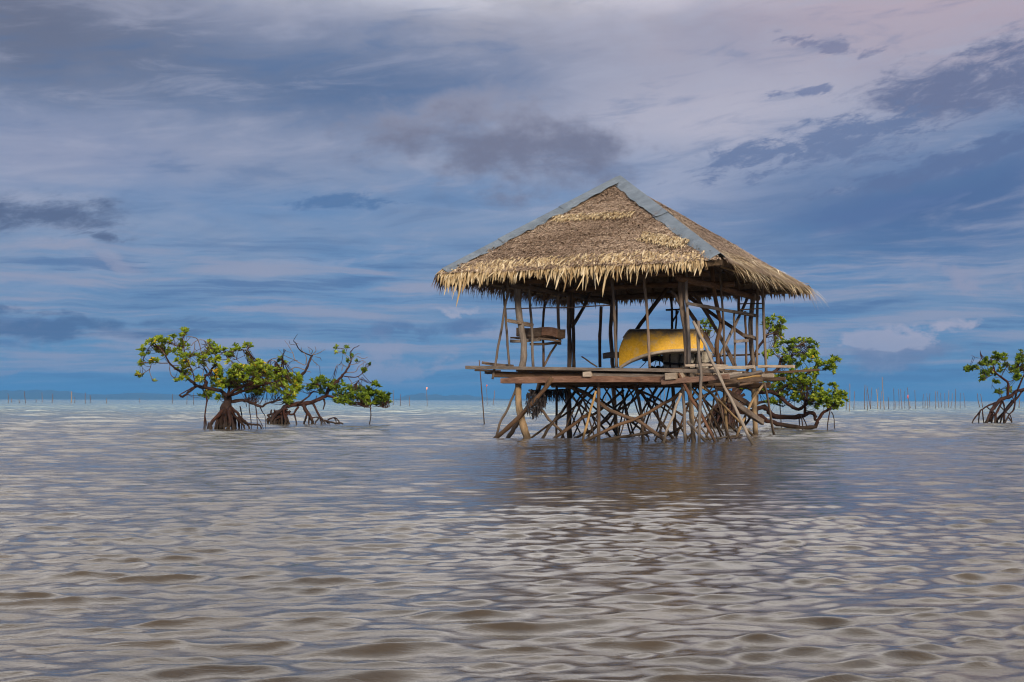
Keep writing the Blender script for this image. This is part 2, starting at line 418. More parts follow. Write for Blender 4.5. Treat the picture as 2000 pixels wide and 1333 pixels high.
def catmull(P, per=4):
    P = np.asarray(P, float)
    if len(P) < 3: 
        t = np.linspace(0, 1, per + 1)[:, None]; return P[0] * (1 - t) + P[-1] * t
    Q = np.vstack([2 * P[0] - P[1], P, 2 * P[-1] - P[-2]]); out = []
    for i in range(1, len(Q) - 2):
        p0, p1, p2, p3 = Q[i - 1:i + 3]
        for t in np.linspace(0, 1, per, endpoint=False):
            out.append(0.5 * ((2 * p1) + (p2 - p0) * t + (2 * p0 - 5 * p1 + 4 * p2 - p3) * t * t + (3 * p1 - p0 - 3 * p2 + p3) * t ** 3))
    out.append(Q[-2]); return np.array(out)
def tube_arrays(P, R, sides=7, rough=0.08, cap=True):
    P = np.asarray(P, float); n = len(P)
    R = np.interp(np.linspace(0, 1, n), np.linspace(0, 1, len(R)), R)
    T = np.gradient(P, axis=0); T /= np.linalg.norm(T, axis=1)[:, None] + 1e-9
    ref = np.array([0, 0, 1.0]) if abs(T[0][2]) < 0.9 else np.array([1.0, 0, 0])
    a = np.cross(T[0], ref); a /= np.linalg.norm(a)
    V = []; UVs = []; L = 0; ph = rng.uniform(0, 6.28)
    wob = rng.normal(0, rough, (n, sides)); wob = (wob + np.roll(wob, 1, 1) * 0.6)
    oval = rng.uniform(0.88, 1.0)
    for i in range(n):
        a = a - T[i] * (a @ T[i]); a /= np.linalg.norm(a) + 1e-9
        bb = np.cross(T[i], a)
        if i: L += np.linalg.norm(P[i] - P[i - 1])
        for j in range(sides):
            an = 2 * math.pi * j / sides + ph
            V.append(P[i] + (a * math.cos(an) + bb * math.sin(an) * oval) * R[i] * (1 + wob[i, j])); UVs.append((j / sides, L))
    Fc = [(i * sides + j, i * sides + (j + 1) % sides, (i + 1) * sides + (j + 1) % sides, (i + 1) * sides + j) for i in range(n - 1) for j in range(sides)]
    if cap:
        Fc.append(tuple(range(sides - 1, -1, -1))); Fc.append(tuple((n - 1) * sides + j for j in range(sides)))
    return V, Fc, UVs
def tube(name, P, R, material, parent, sides=7, rough=0.07, per=4, wander=0.0):
    Q = catmull(P, per)
    if wander and len(Q) > 2:
        nz = rng.normal(0, wander, Q.shape); nz[0] = 0; nz[-1] = 0
        Q = Q + (nz + np.roll(nz, 1, 0)) * 0.5
    V, Fc, UVs = tube_arrays(Q, R, sides, rough)
    V = np.array(V) - world_off(parent)
    return obj(name, mesh(name, V, Fc, material, True, UVs), parent)
def beam(name, p0, p1, w_, h_, material, parent, seg=4, jit=0.006, bow=0.01, point=0.0, roll=0.0):
    """sawn board or timber; w_ across (horizontal), h_ upright"""
    p0, p1 = np.asarray(p0, float), np.asarray(p1, float)
    T = p1 - p0; L = np.linalg.norm(T); T /= L
    side = np.cross(T, HZ); side /= np.linalg.norm(side) + 1e-9
    up = np.cross(side, T)
    if roll: side, up = side * math.cos(roll) + up * math.sin(roll), up * math.cos(roll) - side * math.sin(roll)
    V = []; UVs = []; b1, b2 = rng.normal(0, bow, 2); c = min(w_, h_) * 0.10
    prof = [(-w_ / 2 + c, -h_ / 2), (w_ / 2 - c, -h_ / 2), (w_ / 2, -h_ / 2 + c), (w_ / 2, h_ / 2 - c), (w_ / 2 - c, h_ / 2), (-w_ / 2 + c, h_ / 2), (-w_ / 2, h_ / 2 - c), (-w_ / 2, -h_ / 2 + c)]
    for i in range(seg + 1):
        t = i / seg; o_ = p0 + T * L * t + up * b1 * math.sin(math.pi * t) + side * b2 * math.sin(math.pi * t)
        sc = 1.0
        for k_, (a, b_) in enumerate(prof):
            e = T * 0.0
            if point and i == 0: e = T * point * abs(b_ / (h_ / 2)) ** 1.0
            V.append(o_ + side * (a * sc + rng.normal(0, jit)) + up * (b_ * sc + rng.normal(0, jit)) + e)
            UVs.append((k_ / 8, t * L))
    Fc = [(i * 8 + j, i * 8 + (j + 1) % 8, (i + 1) * 8 + (j + 1) % 8, (i + 1) * 8 + j) for i in range(seg) for j in range(8)]
    Fc += [tuple(range(7, -1, -1)), tuple(seg * 8 + j for j in range(8))]
    V = np.array(V) - world_off(parent)
    return obj(name, mesh(name, V, Fc, material, False, UVs), parent)

# ------------------------------------------------------------------ sea
def build_sea():
    rows = np.concatenate([[-400, -120, -40, -12, -3, 0.5], np.geomspace(2.6, 210, 1380), np.geomspace(216, 14000, 50)])
    cols = 560
    s = np.linspace(-1, 1, cols)
    half = np.where(rows > 0, 3.0 + 0.60 * rows, 3.0 + 0.3 * np.abs(rows))
    half = np.where(rows > 350, 0.60 * rows + 3.0 + (rows - 350) * 0.5, half)
    X = half[:, None] * s[None, :]; Y = np.repeat(rows[:, None], cols, 1)
    dyr = np.gradient(rows); dxr = half * 2 / cols
    r = np.random.default_rng(21)
    Zs = np.zeros_like(X); DX = np.zeros_like(X); DY = np.zeros_like(X)
    nw = 96
    lam = np.geomspace(0.075, 4.0, nw)
    # wind direction: mostly towards the viewer with a slight drift to the right
    for i, l in enumerate(lam):
        th = -math.pi / 2 + 0.16 + r.normal(0, 0.42 if l < 1.0 else 0.28)
        kx, ky = math.cos(th), math.sin(th); kk = 2 * math.pi / l
        slope = (0.060 * math.exp(-(math.log(l / 0.175) / 0.78) ** 2) + 0.0110) * (1.0 if l < 0.42 else 0.72)
        if l > 1.6: slope *= 0.5
        a = slope / kk
        ph = r.uniform(0, 6.283)
        # finite crests: slow sideways modulation
        m1 = r.uniform(0.5, 1.3) / (l * 3.2 + 0.5); mph = r.uniform(0, 6.28, 2)
        env = 0.65 + 0.5 * np.sin(m1 * (X * ky - Y * kx) * 1.0 + mph[0]) * np.sin(m1 * 0.7 * (X * kx + Y * ky) + mph[1])
        # drop what the grid cannot carry
        spa = np.hypot(dxr * kx, dyr * ky) 
        fade = np.clip((l / np.maximum(spa, 1e-6) - 2.5) / 3.0, 0, 1)[:, None]
        phase = kk * (X * kx + Y * ky) + ph
        far = 1.0 + (3.4 * np.clip((rows - 8.0) / 34.0, 0, 1)[:, None] if l > 0.45 else 0.0)
        A = a * env * fade * far * 1.35
        c_, s_ = np.cos(phase), np.sin(phase)
        Zs += A * c_
        q = 1.0
        DX -= q * A * kx * s_; DY -= q * A * ky * s_
    calm = 0.78 + 0.30 * np.sin(X * 0.21 + 0.7 + 0.6 * np.sin(Y * 0.13)) * np.sin(Y * 0.17 + 1.1 + 0.5 * np.sin(X * 0.11))
    lee = np.exp(-(((X - 0.2 - 0.095 * Y) / 2.6) ** 2 + ((Y - 16) / 12.0) ** 2) ** 1.5)     # calm patch added to let the hut's reflection show
    calm = calm * (1.0 + 0.35 * np.clip((Y - 7.0) / 40.0, 0, 1)) * (1 - 0.42 * lee)
    Zs *= calm; DX *= np.minimum(calm, 1.1); DY *= np.minimum(calm, 1.1)
    jj = (rows > 4) & (rows < 7); print('rms slope', np.std(np.gradient(Zs, axis=0)[jj] / dyr[jj][:, None]), 'rms z', np.std(Zs[jj]))
    V = np.stack([X + DX, Y + DY, Zs], -1).reshape(-1, 3)
    R_, C_ = len(rows), cols
    i0 = (np.arange(R_ - 1)[:, None] * C_ + np.arange(C_ - 1)[None, :]).ravel()
    quads = np.stack([i0, i0 + 1, i0 + C_ + 1, i0 + C_], 1).astype(np.int32)
    me = bpy.data.meshes.new('sea')
    me.vertices.add(len(V)); me.vertices.foreach_set('co', V.astype(np.float32).ravel())
    me.loops.add(quads.size); me.loops.foreach_set('vertex_index', quads.ravel())
    me.polygons.add(len(quads)); me.polygons.foreach_set('loop_start', np.arange(0, quads.size, 4, dtype=np.int32))
    me.polygons.foreach_set('use_smooth', np.ones(len(quads), dtype=bool))
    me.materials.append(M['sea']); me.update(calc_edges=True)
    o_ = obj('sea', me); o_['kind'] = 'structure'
    s_ = 16000
    sb = obj('seabed', mesh('seabed', [(-s_, -s_, -0.9), (s_, -s_, -0.9), (s_, s_, -0.9), (-s_, s_, -0.9)], [(0, 1, 2, 3)], M['seabed'])); sb['kind'] = 'structure'
build_sea()

# far hills, real ridges with depth
def hills(name, pts, depth, thick):
    n_ = 90
    xs = np.linspace(pts[0][0], pts[-1][0], n_); hs = np.interp(xs, [p[0] for p in pts], [p[1] for p in pts])
    hs = hs + np.convolve(rng.normal(0, 0.9, n_ + 6), np.ones(7) / 7, 'valid') * 1.2
    hs = np.maximum(hs, 0.0)
    V = []; prof = [(0, 0.0), (0.25, 0.55), (0.5, 1.0), (0.75, 0.6), (1, 0.0)]
    for x_, h_ in zip(xs, hs):
        for t, kz in prof:
            d = depth + thick * (t - 0.5)
            V.append(((x_ - 1000) / F * depth, d, h_ / F * depth * kz * (1 + 0.12 * math.sin(x_ * 0.21 + t * 9)) - 1.0 + (0.9 * h_ / 30)))
    Fc = [(i * 5 + j, (i + 1) * 5 + j, (i + 1) * 5 + j + 1, i * 5 + j + 1) for i in range(n_ - 1) for j in range(4)]
    o_ = obj(name, mesh(name, V, Fc, M['hill'], True)); o_['kind'] = 'structure'
hills('hills', [(-700, 6), (-300, 14), (-60, 16), (40, 17), (90, 18), (140, 15), (165, 11), (210, 10), (245, 12), (270, 14), (310, 12), (350, 10), (420, 8), (520, 4), (620, 0)], 9000, 1600)
hills('hills', [(770, 0), (800, 11), (825, 13), (870, 9), (905, 11), (930, 8), (970, 4), (1100, 3), (1300, 2), (1500, 0)], 9400, 1400)

# ------------------------------------------------------------------ the stilt hut
HUT = thing('stilt_hut', HO, 'thatched open-sided wooden hut on stilts standing in the shallow sea', 'hut')
def roof_z(u, v):
    """height of the thatch underside over a hut position"""
    tu = (u - AU) / (SU - AU) if u > AU else (AU - u) / (SU + AU)
    t = max(abs(v) / SV, tu)
    return ZA + (ZE - ZA) * t
def loc(p): q = p - HO; return q @ HU, q @ HV
def member(name, material, wpx, plane, pts, end='', sides=8, taper=1.0, wander=0.006, rough=0.07):
    """round pole through photograph points on hut planes; end: T run up to the roof, W run into the water"""
    kind, c0, c1 = plane
    n_ = len(pts); P = []
    for i, (x, y) in enumerate(pts):
        c = c0 + (c1 - c0) * i / max(n_ - 1, 1)
        P.append({'u': at_u, 'v': at_v}[kind](x, y, c))
    if 'W' in end: # last point meets the water: use its own place on the surface when close
        d = P[-1] - P[-2]; d = d / abs(d[2] if abs(d[2]) > 0.05 else -0.05)
        p = P[-1].copy()
        if d[2] < 0: P.append(p + d * (p[2] + 0.7))
    if 'T' in end:
        u, v = loc(P[0]); z = roof_z(u, v) - 0.06
        if z > P[0][2] + 0.05: P.insert(0, np.array([P[0][0], P[0][1], z]))
    P = np.array(P)
    dep = float(np.mean(P[:, 1])); r = wpx * 0.5 * dep / F
    return tube(name, P, [r * (2 - taper), r, r * taper] if taper != 1 else [r, r], M[material], HUT, sides, rough, 4, wander)

f_, r_, l_, b_ = ('v', VF, VF), ('u', UR, UR), ('u', UL, UL), ('v', VB, VB)
def vv(a, b=None): return ('v', a, a if b is None else b)
def uu(a, b=None): return ('u', a, a if b is None else b)
# --- main posts, upper storey and stilts
member('post', 'grey', 13.5, f_, [(1010, 571), (1015.5, 622), (1023, 672), (1020, 715), (1013, 752)], 'T', 9, 1.0)
member('post', 'tan', 16, f_, [(1012, 742), (1013, 790), (1022, 830), (1031, 861)], 'W', 10, 1.12)
member('post', 'brown', 10, uu(UL), [(1111, 570), (1112, 640), (1112, 715), (1110, 750)], 'T')
member('post', 'brown', 7, uu(UL + .12), [(1118, 570), (1119, 620), (1121, 680), (1121, 718)], 'T')
member('post', 'brown', 11, uu(UL), [(1109, 746), (1111, 800), (1112.5, 855)], 'W')
member('post', 'grey', 6, f_, [(1196, 548), (1199, 590), (1201, 650), (1203.5, 718)], 'T')
member('post', 'brown', 8, b_, [(1195, 590), (1193, 655), (1196, 700), (1197, 720)], 'T')
member('post', 'brown', 5, uu(UL + .2), [(1203.6, 570), (1204, 630), (1204.5, 716)], 'T')
member('post', 'brown', 9, b_, [(1197.5, 748), (1201, 800), (1204, 848)], 'W')
member('post', 'grey', 12, f_, [(1330, 550), (1332, 597), (1340, 654), (1342, 716), (1341, 735)], 'T', 9)
member('post', 'grey', 6.5, vv(VF - .12), [(1340, 548), (1342, 600), (1345, 650), (1347, 716)], 'T')
member('post', 'brown', 9, r_, [(1393, 555), (1404, 616), (1408, 635), (1400, 673), (1404, 716)], 'T', 9)
member('post', 'grey', 10, b_, [(1474, 563), (1466, 625), (1467, 670), (1472, 718), (1471, 745)], 'T', 9)
member('post', 'tan', 11, ('u', UR, UR), [(1471, 738), (1474, 800), (1476, 850)], 'W', 9, 1.08)
member('post', 'brown', 5, ('u', UR, UR), [(1479, 738), (1479, 760), (1479, 792)], '')
member('post', 'brown', 7.5, f_, [(1168.6, 738), (1169, 800), (1169.5, 862)], 'W')
member('post', 'brown', 8, uu(0.2), [(1314, 748), (1316, 798), (1319, 850)], 'W')
member('post', 'tan', 7, r_, [(1414, 745), (1416, 800), (1420.5, 853)], 'W')
member('post', 'tan', 10.5, f_, [(1346, 745), (1350, 800), (1355, 863)], 'W', 9, 1.06)
member('post', 'grey', 7, vv(VF - .2), [(1331, 738), (1336, 798), (1338, 868)], 'W')
member('post', 'dark', 5, uu(UL), [(1087, 748), (1087, 800), (1087, 853)], 'W')
# --- upper storey uprights
member('upright', 'grey', 5.2, vv(VF), [(984, 570), (986.6, 606), (990, 660), (995, 717)], 'T')
member('upright', 'grey', 5.0, vv(VF - .18), [(992, 568), (986, 601), (972.6, 680), (968, 712), (962, 741)], 'T')
member('upright', 'grey', 5.6, l_, [(1033, 571), (1039, 639), (1041, 717)], 'T')
member('upright', 'brown', 5.2, l_, [(1062.5, 573), (1064, 590), (1061, 639), (1062, 717)], 'T')
member('upright', 'grey', 6.5, l_, [(1089, 561), (1091, 622), (1093.5, 674)], 'T')
member('upright', 'brown', 6.5, vv(0.6), [(1174, 599), (1171.5, 672), (1172, 718)], '')
member('upright', 'grey', 6, f_, [(1259, 540), (1264, 625), (1269, 718)], 'T')
member('upright', 'dark', 5, b_, [(1310, 572), (1312, 605), (1314, 716)], 'T')
member('upright', 'dark', 4, b_, [(1321, 606), (1320, 640), (1320, 716)], '')
member('upright', 'grey', 5, uu(UR + .08), [(1407, 546), (1412, 616), (1415.5, 716)], 'T')
member('upright', 'brown', 6, uu(UR - .1), [(1442, 550), (1443, 608)], 'T')
member('upright', 'grey', 4.5, uu(UR + .08), [(1434, 611), (1435, 660), (1436, 718)], '')
member('upright', 'brown', 5, uu(UR + .05), [(1455.5, 608), (1457, 660), (1458, 718)], '')
member('upright', 'grey', 5, uu(UR + .2), [(1479, 570), (1479, 640), (1478, 716)], 'T')
member('upright', 'grey', 5.5, uu(UR + .42), [(1490, 574), (1493, 650), (1497, 732)], 'T')
# --- upper braces and rails
member('rail', 'red', 2.8, ('v', VF + .06, VF + .06), [(984, 604), (1090, 601), (1200, 597)], '')
beam('rail', at_u(991, 626, UL), at_u(1041, 636, UL), .04, .075, M['grey'], HUT)
member('brace', 'brown', 7, uu(UL + .15), [(1159, 560), (1140, 600), (1117, 640)], '')
member('brace', 'dark', 8.5, ('v', 0.4, -.6), [(1304, 562), (1276, 600), (1246, 640), (1232, 660)], '')
member('brace', 'brown', 7, f_, [(1311, 568), (1322, 582), (1332, 604)], '')
beam('brace', at_v(1344, 579, 1.8), at_v(1462, 662, 2.3), .06, .085, M['dark'], HUT)
beam('brace', at_v(1355, 572, 1.2), at_v(1436, 716, 1.6), .06, .085, M['brown'], HUT)
beam('brace', at_v(1343, 604, .6), at_v(1399, 695, .9), .06, .085, M['brown'], HUT)
member('brace', 'grey', 6, uu(UR - .08), [(1466, 570), (1437, 632), (1406, 697)], '')
beam('rail', at_u(1343, 593, UR + .1), at_u(1480, 617, UR + .1), .04, .07, M['grey'], HUT)
member('rail', 'dark', 2.6, uu(UR + .3), [(1444, 594), (1490, 593)], '')
member('rail', 'dark', 2.6, uu(UR + .3), [(1444, 605), (1490, 603)], '')
beam('rail', at_u(1453, 655, UR + .12), at_u(1477, 662, UR + .12), .05, .075, M['grey'], HUT)
beam('rail', at_u(1435, 667, UR + .12), at_u(1460, 666, UR + .12), .05, .07, M['grey'], HUT)
member('rail', 'dark', 4, b_, [(1380, 697), (1430, 694), (1484, 692)], '')
beam('rail', at_v(1301, 606, VB), at_v(1328, 605, VB), .06, .04, M['dark'], HUT)
member('brace', 'dark', 4, b_, [(1325, 608), (1314, 628)], '')
beam('rail', at_v(1178, 696, .4), at_v(1209, 694, .4), .05, .14, M['grey'], HUT)
member('upright', 'grey', 5, vv(.35), [(1204, 698), (1205, 718)], '')
member('brace', 'brown', 3, vv(-.8), [(1136, 697), (1150, 706), (1166, 717)], '')
member('brace', 'brown', 5, l_, [(1090, 668), (1076, 690), (1062, 715)], '')
# shelf of the left bay
VS = -1.75
beam('shelf_board', at_v(998, 667, VS - .1), at_v(1056, 664, VS - .1), .10, .07, M['grey'], HUT)
beam('shelf_board', at_v(1004, 660.5, VS + .25), at_v(1092, 661, VS + .25), .40, .035, M['brown'], HUT)
beam('shelf_board', at_v(1052, 661, VS - .1), at_v(1095, 667, VS - .1), .10, .045, M['brown'], HUT)
beam('shelf_board', at_v(1036, 673, VS), at_v(1093, 669, VS), .08, .055, M['brown'], HUT)
# --- deck
deck_top = 1.60
k_ = 0
for v0 in np.arange(VF - .05, VB + .25, .195):
    ul = UL - rng.uniform(.02, .35); ur = UR + rng.uniform(.02, .38)
    beam('plank', hut(ul, v0, deck_top - .02 + rng.normal(0, .006)), hut(ur, v0 + rng.normal(0, .02), deck_top - .02 + rng.normal(0, .008)), .178, .04, M['grey' if k_ % 3 else 'brown'], HUT)
    k_ += 1
beam('plank', at_v(913, 718, VF - .27), at_v(1402, 726, VF - .27), .22, .075, M['grey'], HUT, 8, .004, .01)
beam('plank', at_v(944, 709, VF + .2), at_v(1000, 715.5, VF + .2), .16, .06, M['brown'], HUT)
beam('plank', at_v(930, 724, VF + .1), at_v(975, 725, VF + .1), .16, .04, M['brown'], HUT)
beam('plank', at_v(949, 728, VF - .05), at_v(975, 728.5, VF - .05), .14, .06, M['grey'], HUT)
beam('plank', at_u(1348, 714, UR + .2), at_u(1414, 715, UR + .2), .2, .05, M['pale'], HUT)
beam('plank', at_v(1386, 719, VF + 1.0), at_v(1473, 717, VF + 1.0), .16, .065, M['pale'], HUT)
beam('plank', at_v(1482, 717, 1.6), at_v(1551, 716.5, 1.6), .18, .06, M['pale'], HUT)
beam('plank', at_v(1494, 727, 2.2), at_v(1600, 723, 2.2), .12, .05, M['brown'], HUT)
beam('plank', at_v(1400, 731, VF + .6), at_v(1448, 729, VF + .6), .12, .05, M['pale'], HUT)
# joists across, their ends showing along the right side
for v0 in (-2.0, -1.4, -.8, -.2, .45, 1.1, 1.7, 2.3):
    u1 = UR + rng.uniform(.1, .4)
    beam('joist', hut(UL - rng.uniform(.05, .2), v0, deck_top - .10), hut(u1, v0, deck_top - .10), .07, .10, M['brown'], HUT)
    beam('spacer_block', hut(u1 - .02, v0 + .2, deck_top - .085), hut(u1 + .06, v0 + .2, deck_top - .085), .09, .085, M['pale' if rng.random() < .5 else 'grey'], HUT, 1)
# timbers under the deck
beam('beam', at_v(963, 731, VF - .12), at_v(1140, 735, VF - .12), .13, .135, M['brown'], HUT)
beam('beam', at_v(1135, 731.5, VF - .10), at_v(1345, 733.5, VF - .10), .13, .10, M['brown'], HUT)
beam('beam', at_v(972, 744, VF - .22), at_v(1345, 742, VF - .22), .12, .135, M['red'], HUT, 6, .006, .012, .12)
beam('beam', at_v(1060, 750, VF + .25), at_v(1340, 750, VF + .25), .12, .09, M['brown'], HUT)
beam('beam', at_v(1272, 749, VF - .36), at_v(1424, 736, VF - .36), .10, .11, M['red'], HUT, 6, .006, .012, .3)
beam('beam_end', at_v(1301, 735, VF - .40), at_v(1322, 735, VF - .40), .16, .14, M['pale'], HUT, 1)
beam('beam_end', at_v(1140, 731, VF - .30), at_v(1156, 731, VF - .30), .12, .09, M['pale'], HUT, 1)
beam('beam', at_v(1160, 732, VF - .24), at_v(1300, 734, VF - .24), .08, .075, M['grey'], HUT)
for u0, z0 in ((UL + .1, 1.40), (0.1, 1.38), (UR - .12, 1.40)):
    member_p = [hut(u0, VF - .15, z0), hut(u0, 0, z0 + .03), hut(u0, VB + .25, z0)]
    tube('beam', member_p, [.085, .08, .085], M['brown'], HUT, 8)
for v0, z0 in ((-.2, 1.28), (VB, 1.28)):
    tube('beam', [hut(UL - .35, v0, z0), hut(0, v0, z0 + .02), hut(UR + .45, v0, z0)], [.08, .075, .08], M['brown'], HUT, 8)
member('beam', 'grey', 7, vv(VF + .1, VF + .9), [(1418, 738), (1450, 733), (1488, 727)], '')
member('beam', 'tan', 4, vv(VF + .3, VF + .9), [(1440, 741), (1470, 736), (1486, 734)], '')
beam('beam', at_v(1382, 744, -1.0), at_v(1488, 741, -.3), .12, .12, M['brown'], HUT)
beam('beam', at_v(1484, 742, 1.2), at_v(1534, 739.5, 1.2), .12, .09, M['brown'], HUT)
beam('spacer_block', at_v(1489, 734, .8), at_v(1511, 733.5, .8), .12, .08, M['pale'], HUT, 1)
beam('spacer_block', at_u(1331, 733, UR), at_u(1352, 733, UR), .10, .16, M['pale'], HUT, 1)
beam('spacer_block', at_u(1355, 734, UR), at_u(1372, 734, UR), .10, .14, M['pale'], HUT, 1)

# --- stilts' bracing: a tangle of crossed branches
LOW = [
 ('grey', 5.2, vv(VF, VF - .05), [(1009, 756), (995, 792), (975, 829), (968, 864)], 'W'),
 ('brown', 9.5, vv(VF - .3, VF - .1), [(1078, 738), (1053, 773), (1002, 826), (966, 860)], 'W'),
 ('brown', 9, vv(-1.0, -1.6), [(1054, 748), (1044, 775), (1012, 823), (996, 852)], 'W'),
 ('dark', 4.5, uu(-1.7, -1.7), [(1034, 763), (1070, 763), (1108, 762)], ''),
 ('brown', 5.5, vv(-1.8, -1.2), [(1048, 786), (1060, 803), (1077, 824), (1092, 838), (1102, 857)], 'W'),
 ('dark', 6, vv(-.6, -1.9), [(1122, 767), (1116, 775), (1095.5, 806), (1080, 824), (1058, 860)], 'W'),
 ('dark', 4.5, vv(-.6, -1.0), [(1165, 755), (1118, 798), (1085, 822), (1070, 831), (1044, 852)], 'W'),
 ('brown', 7, vv(-1.2, -2.3), [(1150, 808), (1138, 816), (1104, 840), (1077, 861)], 'W'),
 ('brown', 5.2, vv(-.4, -1.4), [(1218, 762), (1165, 806), (1138, 816)], ''),
 ('brown', 8, vv(-1.6, -2.5), [(1092, 751), (1136, 765), (1165, 782), (1202, 807), (1247, 823), (1272, 841), (1301, 863)], 'W'),
 ('dark', 4.2, vv(-.3, .2), [(1118, 760), (1163, 800), (1192, 831), (1206, 851)], 'W'),
 ('dark', 4.2, vv(.4, -.2), [(1117, 776), (1150, 806), (1170, 826), (1190, 850)], 'W'),
 ('dark', 4.5, vv(.8, .4), [(1160, 755), (1180, 787), (1220, 812), (1250, 838), (1262, 849)], 'W'),
 ('tan', 5, vv(VF - .1, VF - .1), [(1164, 764), (1151.6, 809), (1137, 866)], 'W'),
 ('dark', 4, vv(1.2, 1.0), [(1214.5, 752), (1221, 800), (1231.5, 847)], 'W'),
 ('brown', 5, vv(-.8, -.2), [(1262, 754), (1232, 785), (1205, 803), (1187, 818), (1160, 838), (1131, 852)], 'W'),
 ('dark', 4.2, vv(.6, .8), [(1250, 752), (1206, 792), (1180, 820), (1150, 850)], 'W'),
 ('brown', 6.8, vv(-1.9, -2.6), [(1342, 757), (1306, 783), (1250, 814), (1200, 834), (1141, 863)], 'W'),
 ('brown', 6, vv(-2.1, -1.0), [(1165, 862), (1206, 856), (1240, 850), (1272, 846), (1303, 849)], ''),
 ('brown', 7, vv(-1.4, -1.4), [(1240, 752), (1252, 807), (1256, 858)], 'W'),
 ('dark', 6, vv(-.7, -.4), [(1248, 762), (1277, 802), (1303, 842), (1310, 852)], 'W'),
 ('brown', 5, vv(-1.1, -1.5), [(1222, 755), (1272, 773), (1308, 796), (1338, 813)], ''),
 ('dark', 4.2, vv(-.2, -.2), [(1263, 778), (1301, 802), (1320, 820), (1338, 848)], 'W'),
 ('dark', 3.6, vv(.9, .9), [(1308, 752), (1294, 805), (1280, 847)], 'W'),
 ('pale', 6, vv(VF - .25, VF - .15), [(1330, 768), (1315, 812), (1301, 848), (1294.5, 870)], 'W'),
 ('brown', 5, vv(-1.4, -.6), [(1336, 830), (1312, 846), (1300, 853)], 'W'),
 ('red', 6.6, vv(VF - .35, VF - .35), [(1326, 730), (1349, 775), (1373, 816), (1400, 871)], 'W'),
 ('grey', 6, vv(VF - .15, VF - .2), [(1343, 823), (1365, 848), (1386, 871)], 'W'),
 ('brown', 4.5, uu(UR - .4, UR - .3), [(1368, 752), (1373, 776), (1389, 809), (1409, 853)], 'W'),
 ('tan', 4.2, uu(UR - .2, UR - .6), [(1402, 752), (1397, 775), (1389, 805), (1380, 857)], 'W'),
 ('tan', 5.2, uu(UR + .1, UR + .2), [(1372, 757), (1395, 776), (1420, 800), (1448, 828), (1478, 858)], 'W'),
 ('tan', 5.2, uu(UR + .3, UR + .1), [(1491, 751), (1463, 796), (1439, 850)], 'W'),
 ('brown', 4.8, uu(UR + .5, UR + .4), [(1493, 749), (1503, 800), (1513, 854)], 'W'),
 ('pale', 4.2, uu(UR - .1, UR + .1), [(1372, 858), (1410, 855), (1449, 850)], ''),
 ('red', 3.4, uu(UR + .1, UR + .2), [(1421, 857), (1455, 853), (1487, 850)], ''),
 ('brown', 5, vv(-.9, .8), [(1340, 790), (1380, 770), (1425, 757), (1470, 748)], ''),
 ('dark', 4.5, vv(.2, 1.4), [(1352, 758), (1390, 795), (1430, 836), (1440, 845)], 'W'),
 ('dark', 4.5, vv(1.4, .1), [(1440, 760), (1395, 800), (1352, 846)], 'W'),
 ('brown', 4.5, vv(-1.8, -1.6), [(1340, 800), (1356, 815), (1376, 846)], 'W'),
 ('grey', 7, vv(VF - .42, VF - .42), [(1364, 627), (1366, 690), (1368.5, 753), (1366, 871)], 'W'),
 ('pale', 6.4, vv(VF - .5, VF - .5), [(1354, 628), (1376, 672), (1398, 720), (1436, 797), (1472, 871)], 'W'),
]
for i in range(26):
    x0 = 1090 + i * 12.5 + rng.normal(0, 6); lean = rng.choice([-1, 1]) * rng.uniform(18, 62); va = rng.uniform(-1.9, 2.0)
    yb = 846 + (2.0 - va) * 3.6
    LOW.append((('dark', 'brown', 'dark')[i % 3], rng.uniform(2.8, 4.6), vv(va), [(x0, 751), (x0 + lean * .45 + rng.normal(0, 3), 785), (x0 + lean + rng.normal(0, 3), yb)], 'W'))
for mt, wp, pl, pts, e in LOW:
    member('brace', mt, wp, pl, pts, e, 7, 1.0, 0.012, 0.10)
beam('brace', at_u(1380, 745, UR - .3), at_u(1468, 793, UR + .0), .06, .10, M['dark'], HUT)
beam('brace', at_u(1426, 781, UR + .2), at_u(1489, 825, UR + .35), .10, .13, M['grey'], HUT)

